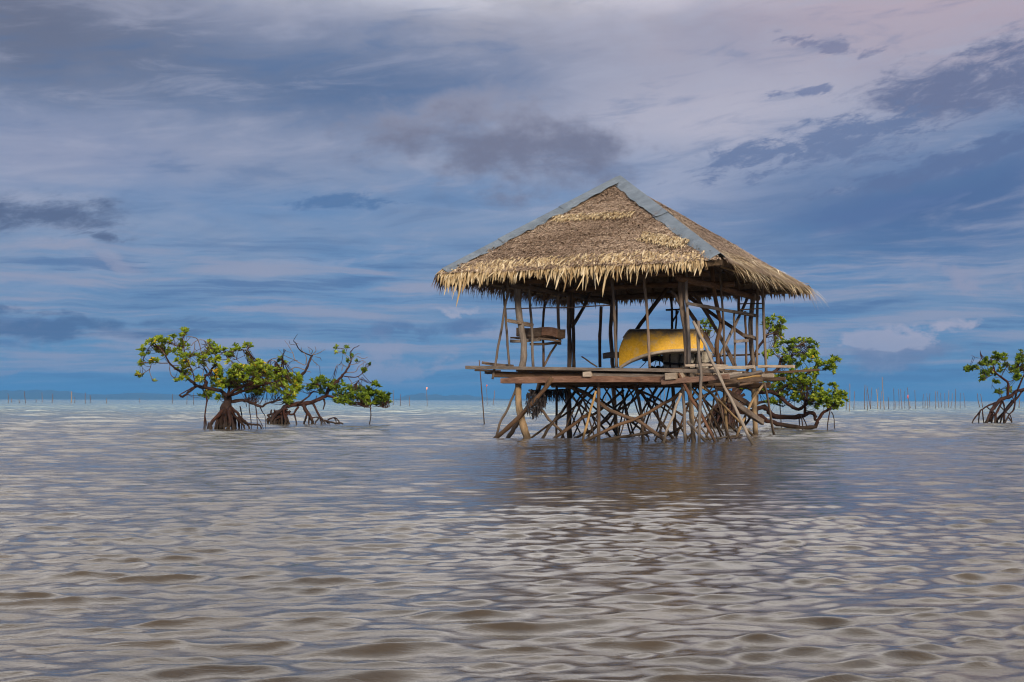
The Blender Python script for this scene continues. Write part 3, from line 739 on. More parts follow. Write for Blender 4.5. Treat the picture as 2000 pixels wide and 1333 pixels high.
# --- roof
def build_roof():
    A = np.array([AU, 0, ZA])
    SL = SU + .16
    c = {'fl': np.array([-SL, -SV, ZE]), 'fr': np.array([SU, -SV, ZE]), 'br': np.array([SU, SV, ZE]), 'bl': np.array([-SL, SV, ZE])}
    def W(p): return hut(*p) - HO
    # solid thatch body, 12 cm thick, underside visible
    V = []; Fc = []
    ring = ['fl', 'fr', 'br', 'bl']
    top = [W(c[k] + np.array([0, 0, 0.0])) for k in ring] + [W(A)]
    bot = [W(c[k] * np.array([.985, .985, 1]) - np.array([0, 0, .10])) for k in ring] + [W(A - np.array([0, 0, .16]))]
    V = top + bot
    for i in range(4):
        j = (i + 1) % 4
        Fc += [(i, j, 4), (5 + j, 5 + i, 9), (j, i, 5 + i, 5 + j)]
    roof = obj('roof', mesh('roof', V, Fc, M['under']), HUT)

    def blade_mesh(name, root, d, nrm, ln, wd, lift, bend, tint, material):
        """many leaf blades in one mesh: root pair, mid pair, tip"""
        s = np.cross(d, nrm); s /= np.linalg.norm(s, axis=1)[:, None]
        d1 = d * np.cos(lift)[:, None] + nrm * np.sin(lift)[:, None]
        d2 = d * np.cos(lift - bend)[:, None] + nrm * np.sin(lift - bend)[:, None]
        mid = root + d1 * (ln * .55)[:, None]; tip = mid + d2 * (ln * .45)[:, None]
        P = np.stack([root - s * wd[:, None] * .42, root + s * wd[:, None] * .42, mid - s * wd[:, None] * .5, mid + s * wd[:, None] * .5, tip], 1).reshape(-1, 3)
        n_ = len(root); b0 = np.arange(n_) * 5
        Fq = np.stack([b0, b0 + 1, b0 + 3, b0 + 2], 1).tolist(); Ft = np.stack([b0 + 2, b0 + 3, b0 + 4], 1).tolist()
        return mesh(name, P, Fq + Ft, material, False, None, np.repeat(tint, 5))
    leaf_parts = []
    for key, (k0, k1), dens in (('front', ('fl', 'fr'), 1.0), ('right', ('fr', 'br'), 1.0), ('back', ('br', 'bl'), .25), ('left', ('bl', 'fl'), .35)):
        e0, e1 = W(c[k0]), W(c[k1]); ap = W(A)
        ev = e1 - e0; width = np.linalg.norm(ev); eh = ev / width
        foot = e0 + eh * ((ap - e0) @ eh)
        upv = ap - foot; slen = np.linalg.norm(upv); upv /= slen
        nrm = np.cross(eh, upv); nrm /= np.linalg.norm(nrm)
        if nrm[2] < 0: nrm = -nrm
        xa = (ap - e0) @ eh
        def pos(x, t):   # x metres along the eave from e0, t metres up the slope
            return e0 + eh * x[:, None] + upv * t[:, None]
        def inside(x, t, m=0.0):
            f = t / slen
            return (x > xa * f + m) & (x < width - (width - xa) * f - m)
        # layered tips
        nt = int(38000 * dens)
        t = rng.uniform(0, slen, nt * 2); x = rng.uniform(0, width, nt * 2)
        row = 0.085
        t = (np.floor(t / row) + rng.beta(1.3, 2.2, len(t)) * .9) * row + 0.02 * np.sin(x * 2.1 + t * 3)
        ok = inside(x, t, .03); x, t = x[ok][:nt], t[ok][:nt]; n_ = len(x)
        lump = 0.02 * np.sin(x * 3.1 + 1.3 * t) * np.sin(t * 4.2 + x)
        root = pos(x, t) + nrm * (0.015 + lump[:, None] * .6 + .02)
        ang = rng.normal(0, .35, n_)
        d = -upv[None] * np.cos(ang)[:, None] + eh[None] * np.sin(ang)[:, None]
        tint = np.clip(rng.normal(.44, .18, n_) + .12 * np.sin(x * 1.3 + 2 * np.sin(t * 1.7)), 0, 1)
        ln = rng.uniform(.06, .14, n_); wd = rng.uniform(.017, .038, n_)
        if key == 'right': ln *= 1.8; tint = np.clip(tint + .16, 0, 1)  # right slope coloured lighter to offset the shade among its blades
        o_ = obj('thatch', blade_mesh('thatch', root, d, np.repeat(nrm[None], n_, 0), ln, wd, (np.abs(rng.normal(.18, .19, n_)) + .14 * (((t + .05 * np.sin(x * 1.7) + .03 * np.sin(x * 5.3 + 1)) % .36) < .07)) * (.35 if key == 'right' else 1), rng.uniform(0, .5, n_), tint, M['thatch']), roof); o_['kind'] = 'stuff'
        # pale long-leaf fringe at the eave, joined mass
        nf = int({'front': 1500, 'right': 1000, 'back': 900, 'left': 1300}[key])
        x = rng.uniform(0.02, width - .02, nf)
        hi = {'front': .55, 'right': .75, 'back': .25, 'left': .3}[key]
        t = rng.uniform(-.02, hi, nf) * (0.45 + .55 * np.clip(np.minimum(x, width - x) / 1.5, 0, 1))
        if key == 'front': x = x * (1 - .055); 
        if key == 'right': x = .42 + x * (1 - .42 / width)
        root = pos(x, t) + nrm * rng.uniform(.02, .07, nf)[:, None]
        out_h = np.cross(eh, np.array([0, 0, 1.0])); out_h = out_h if out_h @ upv < 0 else -out_h
        ang = rng.normal(.0, .22, nf)
        if key == 'right': ang = rng.normal(.12, .36, nf)
        slope_d = -upv[None] * np.cos(ang)[:, None] + eh[None] * np.sin(ang)[:, None]
        mixd = np.clip(1 - t / max(hi, .01), 0, 1)[:, None] * rng.uniform(.2, .9, nf)[:, None]
        d = slope_d * (1 - mixd) + (np.array([0, 0, -1.0])[None] + eh[None] * np.sin(ang)[:, None] * .7) * mixd
        if key == 'right': d = slope_d * (1 - mixd * .45) + np.array([0, 0, -1.0])[None] * mixd * .45
        d /= np.linalg.norm(d, axis=1)[:, None]
        nn = nrm[None] - d * (nrm @ d.T)[:, None]; nn /= np.linalg.norm(nn, axis=1)[:, None]
        ln = rng.uniform(.16, .38, nf); wd = rng.uniform(.022, .05, nf)
        if key == 'right': ln = .2 + .75 * rng.uniform(0, 1, nf) ** 2; wd = rng.uniform(.02, .05, nf)
        tint = np.clip(rng.normal(.55, .2, nf), 0, 1)
        if key == 'right': tint = np.clip(rng.normal(.38, .32, nf), 0, 1)
        mm = M['straw'] if key in ('front', 'right') else M['thatch']
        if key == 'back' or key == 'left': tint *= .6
        if key == 'left': ln *= 1.35
        o_ = obj('fringe', blade_mesh('fringe', root, d, nn, ln, wd, rng.normal(.08, .1, nf), rng.uniform(0, .5, nf), tint, mm), roof); o_['kind'] = 'stuff'
        if key == 'front':
            # two higher bands of fresh pale leaf tips
            for (p0, p1, hgt, cnt) in (((1085, 430), (1240, 422), .26, 420), ((1256, 466), (1344, 482), .34, 330)):
                w0, w1 = at_plane(p0, e0 + HO, nrm) - HO, at_plane(p1, e0 + HO, nrm) - HO
                q = rng.uniform(0, 1, cnt)
                root = w0[None] * (1 - q[:, None]) + w1[None] * q[:, None] + upv[None] * rng.uniform(-.14, hgt - .1, cnt)[:, None] + nrm * rng.uniform(.05, .08, cnt)[:, None]
                ang = rng.normal(0, .25, cnt); d = -upv[None] * np.cos(ang)[:, None] + eh[None] * np.sin(ang)[:, None]
                o_ = obj('fringe', blade_mesh('fringe', root, d, np.repeat(nrm[None], cnt, 0), rng.uniform(.12, .24, cnt), rng.uniform(.022, .04, cnt), rng.uniform(.15, .5, cnt), rng.uniform(.2, .7, cnt), np.clip(rng.normal(.5, .2, cnt), 0, 1), M['straw']), roof); o_['kind'] = 'stuff'
            # the long hanging leaves, each its own piece
            variants = []
            for q in range(7):
                Vv = []; Fv = []; bnd = rng.uniform(-.25, .25); kink = rng.uniform(-.12, .12)
                for i, (tt, ww) in enumerate(((0, .34), (.25, .5), (.6, .46), (.85, .26), (1.0, .03))):
                    yy = bnd * tt * tt; xx = kink * math.sin(tt * 3)
                    Vv += [(xx - ww, yy - .10 * ww, -tt), (xx, yy + .12 * ww, -tt), (xx + ww, yy - .10 * ww, -tt)]
                for i in range(4):
                    for j in range(2): Fv.append((i * 3 + j, i * 3 + j + 1, i * 3 + 4 + j, i * 3 + 3 + j))
                variants.append(mesh('leaf', Vv, Fv, M['straw'], False, None, np.full(len(Vv), (.18, .42, .52, .6, .7, .82, .34)[q])))
            for q in range(300):
                x = .08 + (width * .945 - .1) * (q + rng.uniform(0, 1)) / 300
                lowb = rng.random()
                tt = rng.uniform(-.03, .34) * min(1, .3 + x / 2.0)
                p = e0 + eh * x + upv * tt + nrm * rng.uniform(.03, .09) 
                L_ = rng.uniform(.2, .6) * (.8 + .35 * math.sin(x * 1.9 + 1)) + (.25 if lowb > .93 else 0)
                o_ = bpy.data.objects.new('leaf', variants[rng.integers(0, 7)]); link(o_, roof)
                # hang: local -Z down and a little outward along the slope
                zz = Vector(upv * rng.uniform(.1, .8) + np.array([0, 0, 1.0]) + eh * rng.normal(0, .24)).normalized()
                yy = Vector(nrm - np.array(zz) * (nrm @ np.array(zz))).normalized(); xx = yy.cross(zz)
                tw = rng.normal(0, .5); yy2 = yy * math.cos(tw) + xx * math.sin(tw); xx2 = yy2.cross(zz)
                wd_ = rng.uniform(.022, .065)
                mtx = Matrix((xx2 * wd_, yy2 * .5 * L_ * .6, zz * L_)).transposed().to_4x4(); mtx.translation = Vector(p)
                o_.matrix_local = mtx
        # rafters and purlins under the sheet
        for q in np.linspace(.06, .94, 9):
            x = q * width; tmax = min(x / xa if xa > 0 else 1, (width - x) / (width - xa)) * slen * .96
            a = e0 + eh * x + upv * .03 - nrm * .22; b = e0 + eh * x + upv * tmax - nrm * .22
            if np.linalg.norm(b - a) > .4: tube('rafter', [a + HO, (a + b) / 2 + HO, b + HO], [.035, .03], M['brown'], HUT, 6)
        for tq in (.12, .55, 1.0, 1.5, 2.1):
            f = tq / slen
            a = e0 + eh * (xa * f + .15) + upv * tq - nrm * .17; b = e0 + eh * (width - (width - xa) * f - .15) + upv * tq - nrm * .17
            tube('purlin', [a + HO, (a + b) / 2 + HO, b + HO], [.026, .026], M['tan' if tq < .2 else 'brown'], HUT, 6)
    # wall plates on the post heads
    for a, b in (((UL, VF - .5), (UL, VB + .5)), ((UR, VF - .5), (UR, VB + .5)), ((UL - .5, VF), (UR + .5, VF)), ((UL - .5, VB), (UR + .5, VB)), ((UL - .3, 0), (UR + .3, 0))):
        z = 3.50 if a[0] == b[0] else 3.62
        tube('wall_plate', [hut(*a, z), hut((a[0] + b[0]) / 2, (a[1] + b[1]) / 2, z + .03), hut(*b, z)], [.075, .07, .075], M['brown'], HUT, 8, .06, 5, .015)
    for cn in ring:
        q = c[cn]; tube('hip_rafter', [hut(q[0] * .97, q[1] * .97, ZE - .10), hut(AU, 0, ZA - .26)], [.05, .045], M['brown'], HUT, 7)
    # folded metal sheets over the hips
    for kx, sheets in (('fl', ((0.02, .36), (.33, .70), (.66, 1.0))), ('fr', ((.0, .52), (.49, 1.0)))):
        e = W(c[kx]); ap = W(A) + np.array([0, 0, .03])
        hip = e - ap; L_ = np.linalg.norm(hip); hip /= L_
        cen = W(np.array([0, 0, ZE])) 
        sgn = -1 if kx == 'fl' else 1
        # slope normals either side
        nf_ = np.cross(W(c['fr']) - W(c['fl']), ap - W(c['fl'])); nf_ = nf_ * np.sign(nf_[2]) / np.linalg.norm(nf_)
        oth = ('bl', 'fl') if kx == 'fl' else ('fr', 'br')
        no_ = np.cross(W(c[oth[1]]) - W(c[oth[0]]), ap - W(c[oth[0]])); no_ = no_ * np.sign(no_[2]) / np.linalg.norm(no_)
        df = np.cross(hip, nf_); df = df if df @ (W(np.array([0, -SV, ZE])) - e) > 0 else -df; df /= np.linalg.norm(df)
        mo = W(np.array([sgn * SU, 0, ZE])); do = np.cross(hip, no_); do = do if do @ (mo - e) > 0 else -do; do /= np.linalg.norm(do)
        for si, (s0, s1) in enumerate(sheets):
            lift = .055 + .018 * (len(sheets) - si)
            Vv = []; nseg = 12
            for i in range(nseg + 1):
                s_ = (s0 + (s1 - s0) * i / nseg) * (L_ * .985)
                p = ap + hip * s_ + np.array([0, 0, lift + .015])
                wf = (.29 if kx == 'fl' else .29) + rng.normal(0, .02); wo = .20 + rng.normal(0, .012)
                Vv += [p + df * wf + nf_ * (-.018 + rng.normal(0, .022)), p + df * wf * .5 + nf_ * .004, p + np.array([0, 0, .022]), p + do * wo * .5 + no_ * .004, p + do * wo + no_ * (-.02 + rng.normal(0, .009))]
            Fv = [(i * 5 + j, i * 5 + j + 1, i * 5 + 6 + j, i * 5 + 5 + j) for i in range(nseg) for j in range(4)]
            o_ = obj('hip_sheet', mesh('hip_sheet', Vv, Fv, M['metal'], False), roof)
            md = o_.modifiers.new('thickness', 'SOLIDIFY'); md.thickness = .006
def at_plane(p, p0, nrm):
    r = ray(*p); return CAMP + r * (((p0 - CAMP) @ nrm) / (r @ nrm))
build_roof()

# ------------------------------------------------------------------ things on the deck
def build_dinghy():
    # upturned hull, bow to the left, resting on its bow tip and on the foam
    bow = at_v(1209, 708, -.75); stern = at_v(1372, 700, -.05)
    ax = stern - bow; ax[2] = 0; L = np.linalg.norm(ax); ax /= L
    side = np.cross(HZ, ax)
    root = np.array([bow[0], bow[1], deck_top])
    t_ = thing('dinghy', root, 'upturned yellow dinghy with worn grey keel lying on the hut deck', 'boat')
    def section(s, inner=0.0):
        half = .50 * (1 - (1 - min(s / .55, 1)) ** 2.2) * (1 - .12 * max(0, (s - .6) / .4)) + .015
        gz = .045 + .46 * (1 - math.exp(-s * 3.4)) - .05 * max(0, s - .55)    # gunwale height (bow tip lowest, upside down)
        kz = .20 + .80 * min(1, (s + .015) / .16) ** .42 - .05 * max(0, s - .7)
        kz = min(kz, .955)
        xs = -.0 + L * s
        out = []
        for q in np.linspace(-1, 1, 13):
            a = abs(q); yy = math.copysign(half * (1 - (1 - a) ** 2.4), q) if a > 0 else 0
            zz = kz - (kz - gz) * a ** 3.4
            out.append((xs, yy * (1 - inner), zz - inner * .5 if a < .95 else zz))
        return out
    ss = np.concatenate([np.linspace(0, .16, 7), np.linspace(.22, 1, 14)])
    def shell(name, inner, m_, parent):
        V = []; 
        for s in ss:
            for (x, y, z) in section(s, inner): V.append(ax * x + side * y + HZ * z)
        n_ = 13; Fc = [(i * n_ + j, i * n_ + j + 1, (i + 1) * n_ + j + 1, (i + 1) * n_ + j) for i in range(len(ss) - 1) for j in range(n_ - 1)]
        if inner == 0: Fc.append(tuple((len(ss) - 1) * n_ + j for j in range(n_)))
        return obj(name, mesh(name, V, Fc, m_, True), parent)
    shell('hull', 0.0, M['yellow'], t_)
    shell('inner_lining', .06, M['hullgrey'], t_)
    for sg in (0, 12):
        P = [ax * section(s)[sg][0] + side * section(s)[sg][1] + HZ * (section(s)[sg][2]) + root for s in ss[::2]]
        tube('gunwale', P, [.042, .042], M['hullgrey'], t_, 6, .03, 2)
    P = [ax * section(s)[6][0] + HZ * (section(s)[6][2] + .008) + root for s in ss[2:]]
    tube('keel', P, [.025, .025], M['hullgrey'], t_, 6, .05, 2)
build_dinghy()

def rough_block(name, cen, dims, ax, material, parent, jit=.02):
    """crumbly rounded block"""
    import bmesh
    bm = bmesh.new(); bmesh.ops.create_cube(bm, size=1.0)
    bmesh.ops.subdivide_edges(bm, edges=bm.edges[:], cuts=3, use_grid_fill=True)
    bmesh.ops.bevel(bm, geom=[e for e in bm.edges if e.calc_face_angle(0) > 1], offset=.05, segments=2, affect='EDGES')
    sd_ = np.cross(HZ, ax); off = np.asarray(cen) - world_off(parent)
    for v in bm.verts:
        q = v.co; p = ax * q.x * dims[0] + sd_ * q.y * dims[1] + HZ * q.z * dims[2] + rng.normal(0, jit, 3) * .5
        v.co = tuple(p + off)
    me = bpy.data.meshes.new(name); bm.to_mesh(me); bm.free(); me.materials.append(material)
    me.polygons.foreach_set('use_smooth', [True] * len(me.polygons))
    return obj(name, me, parent)
def rope_loop(name, cen, a1, a2, r1, r2, parent, m_):
    P = [cen + a1 * r1 * (abs(math.cos(t)) ** .5) * math.copysign(1, math.cos(t)) + a2 * r2 * (abs(math.sin(t)) ** .5) * math.copysign(1, math.sin(t)) for t in np.linspace(0, 2 * math.pi, 17)]
    return tube(name, P, [.022, .022], m_, parent, 6, .15, 2)
pf = at_v(1342, 700, .55)
fb = thing('foam_float', (pf[0], pf[1], deck_top), 'dirty white foam float bound with black rope beneath the yellow dinghy', 'float')
for xx, ww in ((1316, .40), (1348, .36), (1376, .30)):
    c_ = at_v(xx, 697, .6); c_[2] = deck_top + .235
    rough_block('foam_block', c_, (ww * .97, .5, .44), HU, M['foam'], fb, .03)
    rope_loop('rope', c_, HV, HZ, .28, .25, fb, M['black'])
c0_, c1_ = at_v(1296, 704, .3), at_v(1400, 702, .3); c0_[2] = c1_[2] = deck_top + .2
tube('rope', [c0_, (c0_ + c1_) / 2 + np.array([0, 0, -.03]), c1_], [.028, .028], M['black'], fb, 6, .2, 5, .02)
# rolled black net left of the foam
q0, q1 = at_v(1258, 701, .9), at_v(1303, 703, .7)
nr = thing('net_roll', (q0[0], q0[1], deck_top), 'black rolled net lying left of the white foam float', 'net')
tube('roll', [q0, (q0 + q1) / 2 + np.array([0, 0, .02]), q1], [.05, .085, .07], M['black'], nr, 8, .22, 6, .02)
for xx in (1262, 1266, 1276, 1284, 1291):
    a = at_v(xx, 703, .85); tube('strand', [a, a + np.array([rng.normal(0, .05), 0, -.07]), a + np.array([rng.normal(0, .08), 0, a[2] * -1 + deck_top])], [.012, .008], M['black'], nr, 5)
for i in range(6):
    a = at_v(1265 + i * 6, 714, .8); a[2] = deck_top + .04
    tube('heap', [a, a + HU * .12 + np.array([0, 0, rng.uniform(.02, .08)]), a + HU * .25], [.03, .05, .03], M['black'], nr, 6, .25)

# wooden box on the left shelf
pc = at_v(1050, 658, VS + .2)
cr = thing('wooden_box', pc, 'shallow weathered wooden box sitting on the left bay shelf', 'box')
A_, B_, C_ = at_v(1009, 649, VS), at_v(1060, 648, VS), at_v(1089, 651, VS - .05)
hh = .205; E_, G_ = A_ + HV * .42, C_ + HV * .42
beam('side_board', A_, B_, .035, hh, M['brown'], cr, 3, .004)
beam('side_board', B_ - HV * .03, C_ - HV * .03, .05, hh * .95, M['red'], cr, 3, .004)
beam('side_board', E_, G_, .035, hh, M['brown'], cr, 3, .004)
beam('end_board', A_ + HV * .03 + HU * .02, E_ - HV * .03 + HU * .02, .035, hh, M['brown'], cr, 2, .004)
beam('end_board', C_ + HV * .03 - HU * .02, G_ - HV * .03 - HU * .02, .035, hh, M['brown'], cr, 2, .004)
beam('bottom_board', (A_ + E_) / 2 - HZ * (hh / 2 - .012), (C_ + G_) / 2 - HZ * (hh / 2 - .012), .34, .02, M['brown'], cr, 2, .003)

# dark old net and weed hung under the left corner
nt = thing('hanging_net', at_u(1050, 763, -1.7), 'black ragged net and dried weed draped below the left of the deck', 'net')
V = []; Fc = []
def strand(p, ln, w0):
    n0 = len(V); d = np.array([rng.normal(0, .12), rng.normal(0, .12), -1.0]); q = p.copy(); a_ = rng.uniform(0, 3.14); s = np.array([math.cos(a_), math.sin(a_), 0])
    for i in range(4):
        t = i / 3; V.append(q - s * w0 * (1 - .75 * t)); V.append(q + s * w0 * (1 - .75 * t))
        q = q + d * ln / 3 + rng.normal(0, .012, 3)
    for i in range(3): Fc.append((n0 + i * 2, n0 + i * 2 + 1, n0 + i * 2 + 3, n0 + i * 2 + 2))
for i in range(330):
    t = rng.uniform(0, 1)
    x = 1036 + t * 71; p = at_u(x, 763 + rng.normal(0, 1), -1.7 + rng.normal(0, .06)) - np.array(nt.location)
    strand(p, rng.uniform(.06, .30) * (1.0 if t > .35 else 1.3), rng.uniform(.008, .02))
for i in range(420):
    x = rng.uniform(1028, 1056); y = 765 + (x - 1028) * .3 + rng.uniform(0, 1) ** 1.2 * (46 - abs(x - 1040) * 1.1)
    if rng.random() < .3: x, y = rng.uniform(1054, 1066), rng.uniform(766, 786)
    p = at_u(x, y, -1.6 + rng.normal(0, .12)) - np.array(nt.location); strand(p, rng.uniform(.06, .18), rng.uniform(.01, .028))
o_ = obj('strands', mesh('strands', V, Fc, M['black']), nt); o_['kind'] = 'stuff'

# ------------------------------------------------------------------ mangroves
def leaf_mesh(name, P, D, Nn, ln, wd, tint, parent):
    """elliptic folded leaves, 6 vertices each"""
    s = np.cross(D, Nn); s /= np.linalg.norm(s, axis=1)[:, None] + 1e-9
    L = ln[:, None]; W_ = wd[:, None]
    up = Nn * W_ * .28
    pts = np.stack([P, P + D * L * .35 - s * W_ * .5 + up, P + D * L * .35 + s * W_ * .5 + up, P + D * L * .75 - s * W_ * .42 + up * .8 - Nn * L * .03, P + D * L * .75 + s * W_ * .42 + up * .8 - Nn * L * .03, P + D * L - Nn * L * .10], 1).reshape(-1, 3)
    n_ = len(P); b0 = np.arange(n_) * 6
    mid = None
    Fq = np.stack([b0 + 1, b0, b0 + 5, b0 + 3], 1).tolist() + np.stack([b0, b0 + 2, b0 + 4, b0 + 5], 1).tolist()
    return obj(name, mesh(name, pts - world_off(parent), Fq, M['leaf'], False, None, np.repeat(tint, 6)), parent)

def mangrove(label, depth, base, conv, limbs, roots, blobs, leaf_px=7.5, spread=1.0, twig_mat='barkgrey', seed=1):
    global rng
    keep = rng; rng = np.random.default_rng(seed)
    pxm = depth / F
    bx, by = conv(*base); root = at_depth(bx, by, depth); root[2] = 0
    T_ = thing('mangrove_tree', root, label, 'tree')
    skel = []
    for i, (pts, r0, r1, *dd) in enumerate(limbs):
        d0, d1 = dd if dd else (rng.normal(0, .15), rng.normal(0, .5))
        Q = []
        for j, p in enumerate(pts):
            x, y = conv(*p); t = j / max(len(pts) - 1, 1)
            Q.append(at_depth(x, y, depth + d0 + (d1 - d0) * t))
        C = catmull(Q, 5)
        jit = rng.normal(0, max(r0, 2) * .10 * pxm, C.shape); jit[0] = 0
        C = C + jit
        skel.append(C[len(C) // 4:])
        V, Fc, UVs = tube_arrays(C, [r0 * pxm, (r0 * .6 + r1 * .4) * pxm, r1 * pxm], 8 if r0 > 2 else 6, .10)
        obj('trunk' if i == 0 else 'branch', mesh('branch', np.array(V) - root, Fc, M['bark'] if r0 > 1.2 else M[twig_mat], True, UVs), T_)
    for (pts, r0, r1, *dd) in roots:
        d0, d1 = dd if dd else (rng.normal(0, .2), rng.normal(0, .5))
        Q = []
        for j, p in enumerate(pts):
            x, y = conv(*p); t = j / max(len(pts) - 1, 1)
            Q.append(at_depth(x, y, depth + d0 + (d1 - d0) * t))
        e = Q[-1] - Q[-2]
        if Q[-1][2] < .5: Q.append(Q[-1] + np.array([e[0] * .3, e[1] * .3, -.5 - Q[-1][2]]))
        C = catmull(Q, 4); C[1:] += rng.normal(0, r0 * .12 * pxm, C[1:].shape)
        V, Fc, UVs = tube_arrays(C, [r0 * pxm, r1 * pxm], 6, .12)
        obj('prop_root', mesh('prop_root', np.array(V) - root, Fc, M['bark'], True, UVs), T_)
    SK = np.vstack(skel)
    # leaf rosettes
    P = []; D = []; NN = []; TI = []; LN = []; TV = []; TF = []; TU = []
    for (cx, cy, rx, ry, cnt) in blobs:
        bd = rng.normal(0, .45) * spread
        for q in range(int(round(cnt * (1.55 if cnt > 11 else 1.2)))):
            a = rng.uniform(0, 6.283); rr = math.sqrt(rng.uniform(0, 1))
            x, y = conv(cx + rx * rr * math.cos(a), cy + ry * rr * math.sin(a))
            sx, sy = conv(cx + rx, cy); ox, oy = conv(cx, cy)
            dr = (sx - ox) * pxm
            p = at_depth(x, y, depth + bd + rng.normal(0, .55) * dr + rng.normal(0, .08))
            near_ = np.argpartition(((SK - p) ** 2).sum(1), 7)[:7]; a0 = SK[near_[rng.integers(0, 7)]]
            dv = p - a0; dl = np.linalg.norm(dv)
            ax_ = dv / (dl + 1e-6) * .5 + np.array([0, 0, .8]) + rng.normal(0, .35, 3); ax_ /= np.linalg.norm(ax_)
            if dl < 1.15:
                midp = a0 + dv * .55 + np.array([0, 0, -.10 * dl]) + rng.normal(0, .05 * dl, 3)
                V, Fc, UVs = tube_arrays(catmull([a0, midp, p], 3), [.55 * pxm, .30 * pxm], 4, .05, False)
                o0 = len(TV); TV += V; TU += UVs; TF += [tuple(k + o0 for k in f) for f in Fc]
            nl = rng.integers(8, 14); tone = np.clip(rng.normal(.48, .13), .12, .82)
            e1 = np.cross(ax_, [0.3, 0.2, 0.9]); e1 /= np.linalg.norm(e1); e2 = np.cross(ax_, e1); ph = rng.uniform(0, 6.28)
            for k in range(nl):
                an = ph + k * 2.4; op = rng.uniform(.35, 1.35)
                d = ax_ * math.cos(op) + (e1 * math.cos(an) + e2 * math.sin(an)) * math.sin(op)
                n_ = ax_ - d * (ax_ @ d) + rng.normal(0, .15, 3); n_ /= np.linalg.norm(n_)
                n_ = n_ - d * (n_ @ d); n_ /= np.linalg.norm(n_)
                P.append(p - ax_ * rng.uniform(0, .05)); D.append(d); NN.append(n_)
                TI.append(1.1 if rng.random() < .006 else np.clip(tone + rng.normal(0, .13), 0, .9)); LN.append(leaf_px * pxm * rng.uniform(.7, 1.2))
    LN = np.array(LN)
    c_ = leaf_mesh('crown', np.array(P), np.array(D), np.array(NN), LN, LN * rng.uniform(.42, .56, len(LN)), np.array(TI), T_); c_['kind'] = 'stuff'
    if TV:
        t_ = obj('twigs', mesh('twigs', np.array(TV) - root, TF, M['bark'], True, TU), T_); t_['kind'] = 'stuff'
    rng = keep
    return T_

def z7(x, y): return 240 + x / 5.553, 620 + y / 5.553
def z8(x, y): return 500 + x / 5.553, 620 + y / 5.553
def zc(x, y): return x, y
def zd(x, y): return 1640 + x / 5.556, 660 + y / 5.556
s5 = 1 / 5.553
def sc5(L): return [(p, a * s5, b * s5, *r) for (p, a, b, *r) in L]

# left tree, dense crown on a cone of prop roots
rngA = np.random.default_rng(3)
limbsA = sc5([
 ([(1110, 1190), (1110, 1060), (1130, 940), (1140, 840)], 78, 34, 0, 0),
 ([(1135, 860), (1060, 800), (900, 765), (800, 740), (700, 660), (620, 590), (510, 500), (460, 410), (430, 330)], 24, 6),
 ([(800, 745), (740, 790), (680, 840), (645, 862), (612, 845)], 16, 10), ([(760, 760), (690, 800), (612, 845)], 8, 6),
 ([(850, 770), (905, 720), (880, 655), (940, 610), (960, 570), (1000, 510), (1010, 430), (990, 330)], 22, 5),
 ([(780, 720), (770, 640), (740, 560), (680, 420), (650, 250), (675, 160)], 7, 4),
 ([(660, 660), (545, 650), (510, 580), (510, 510)], 6, 4), ([(490, 500), (350, 495), (230, 490), (180, 500)], 6, 3),
 ([(310, 505), (290, 590), (330, 690)], 4, 3), ([(290, 565), (200, 620), (150, 625)], 4, 3), ([(460, 410), (390, 330), (300, 300)], 6, 3),
 ([(950, 590), (880, 480), (850, 380), (820, 260), (780, 220), (700, 210)], 6, 4), ([(850, 290), (900, 300), (960, 330)], 4, 3), ([(740, 310), (790, 260), (860, 245), (940, 290)], 4, 3),
 ([(780, 280), (770, 370), (740, 400)], 4, 3), ([(500, 340), (560, 390), (620, 420)], 4, 3), ([(520, 270), (570, 310), (620, 315)], 4, 3),
 ([(1010, 430), (1100, 380), (1180, 370), (1330, 350), (1380, 290)], 6, 3), ([(1330, 350), (1370, 390)], 3, 2), ([(1090, 370), (1160, 460), (1220, 530)], 5, 3), ([(1190, 380), (1240, 460), (1275, 500)], 4, 3),
 ([(1140, 850), (1250, 770), (1400, 720), (1540, 600)], 20, 6), ([(1140, 860), (1300, 800), (1500, 740), (1700, 680)], 16, 5), ([(1140, 850), (1160, 740), (1230, 620), (1300, 540)], 14, 5),
 ([(1170, 920), (1300, 900), (1400, 930), (1500, 970), (1560, 935), (1700, 900)], 20, 8),
 ([(760, 580), (820, 545), (880, 570)], 4, 3), ([(860, 640), (880, 560), (870, 520)], 5, 3), ([(1555, 520), (1600, 460), (1690, 440), (1730, 445)], 5, 3), ([(1610, 470), (1660, 480), (1700, 560)], 4, 3)])
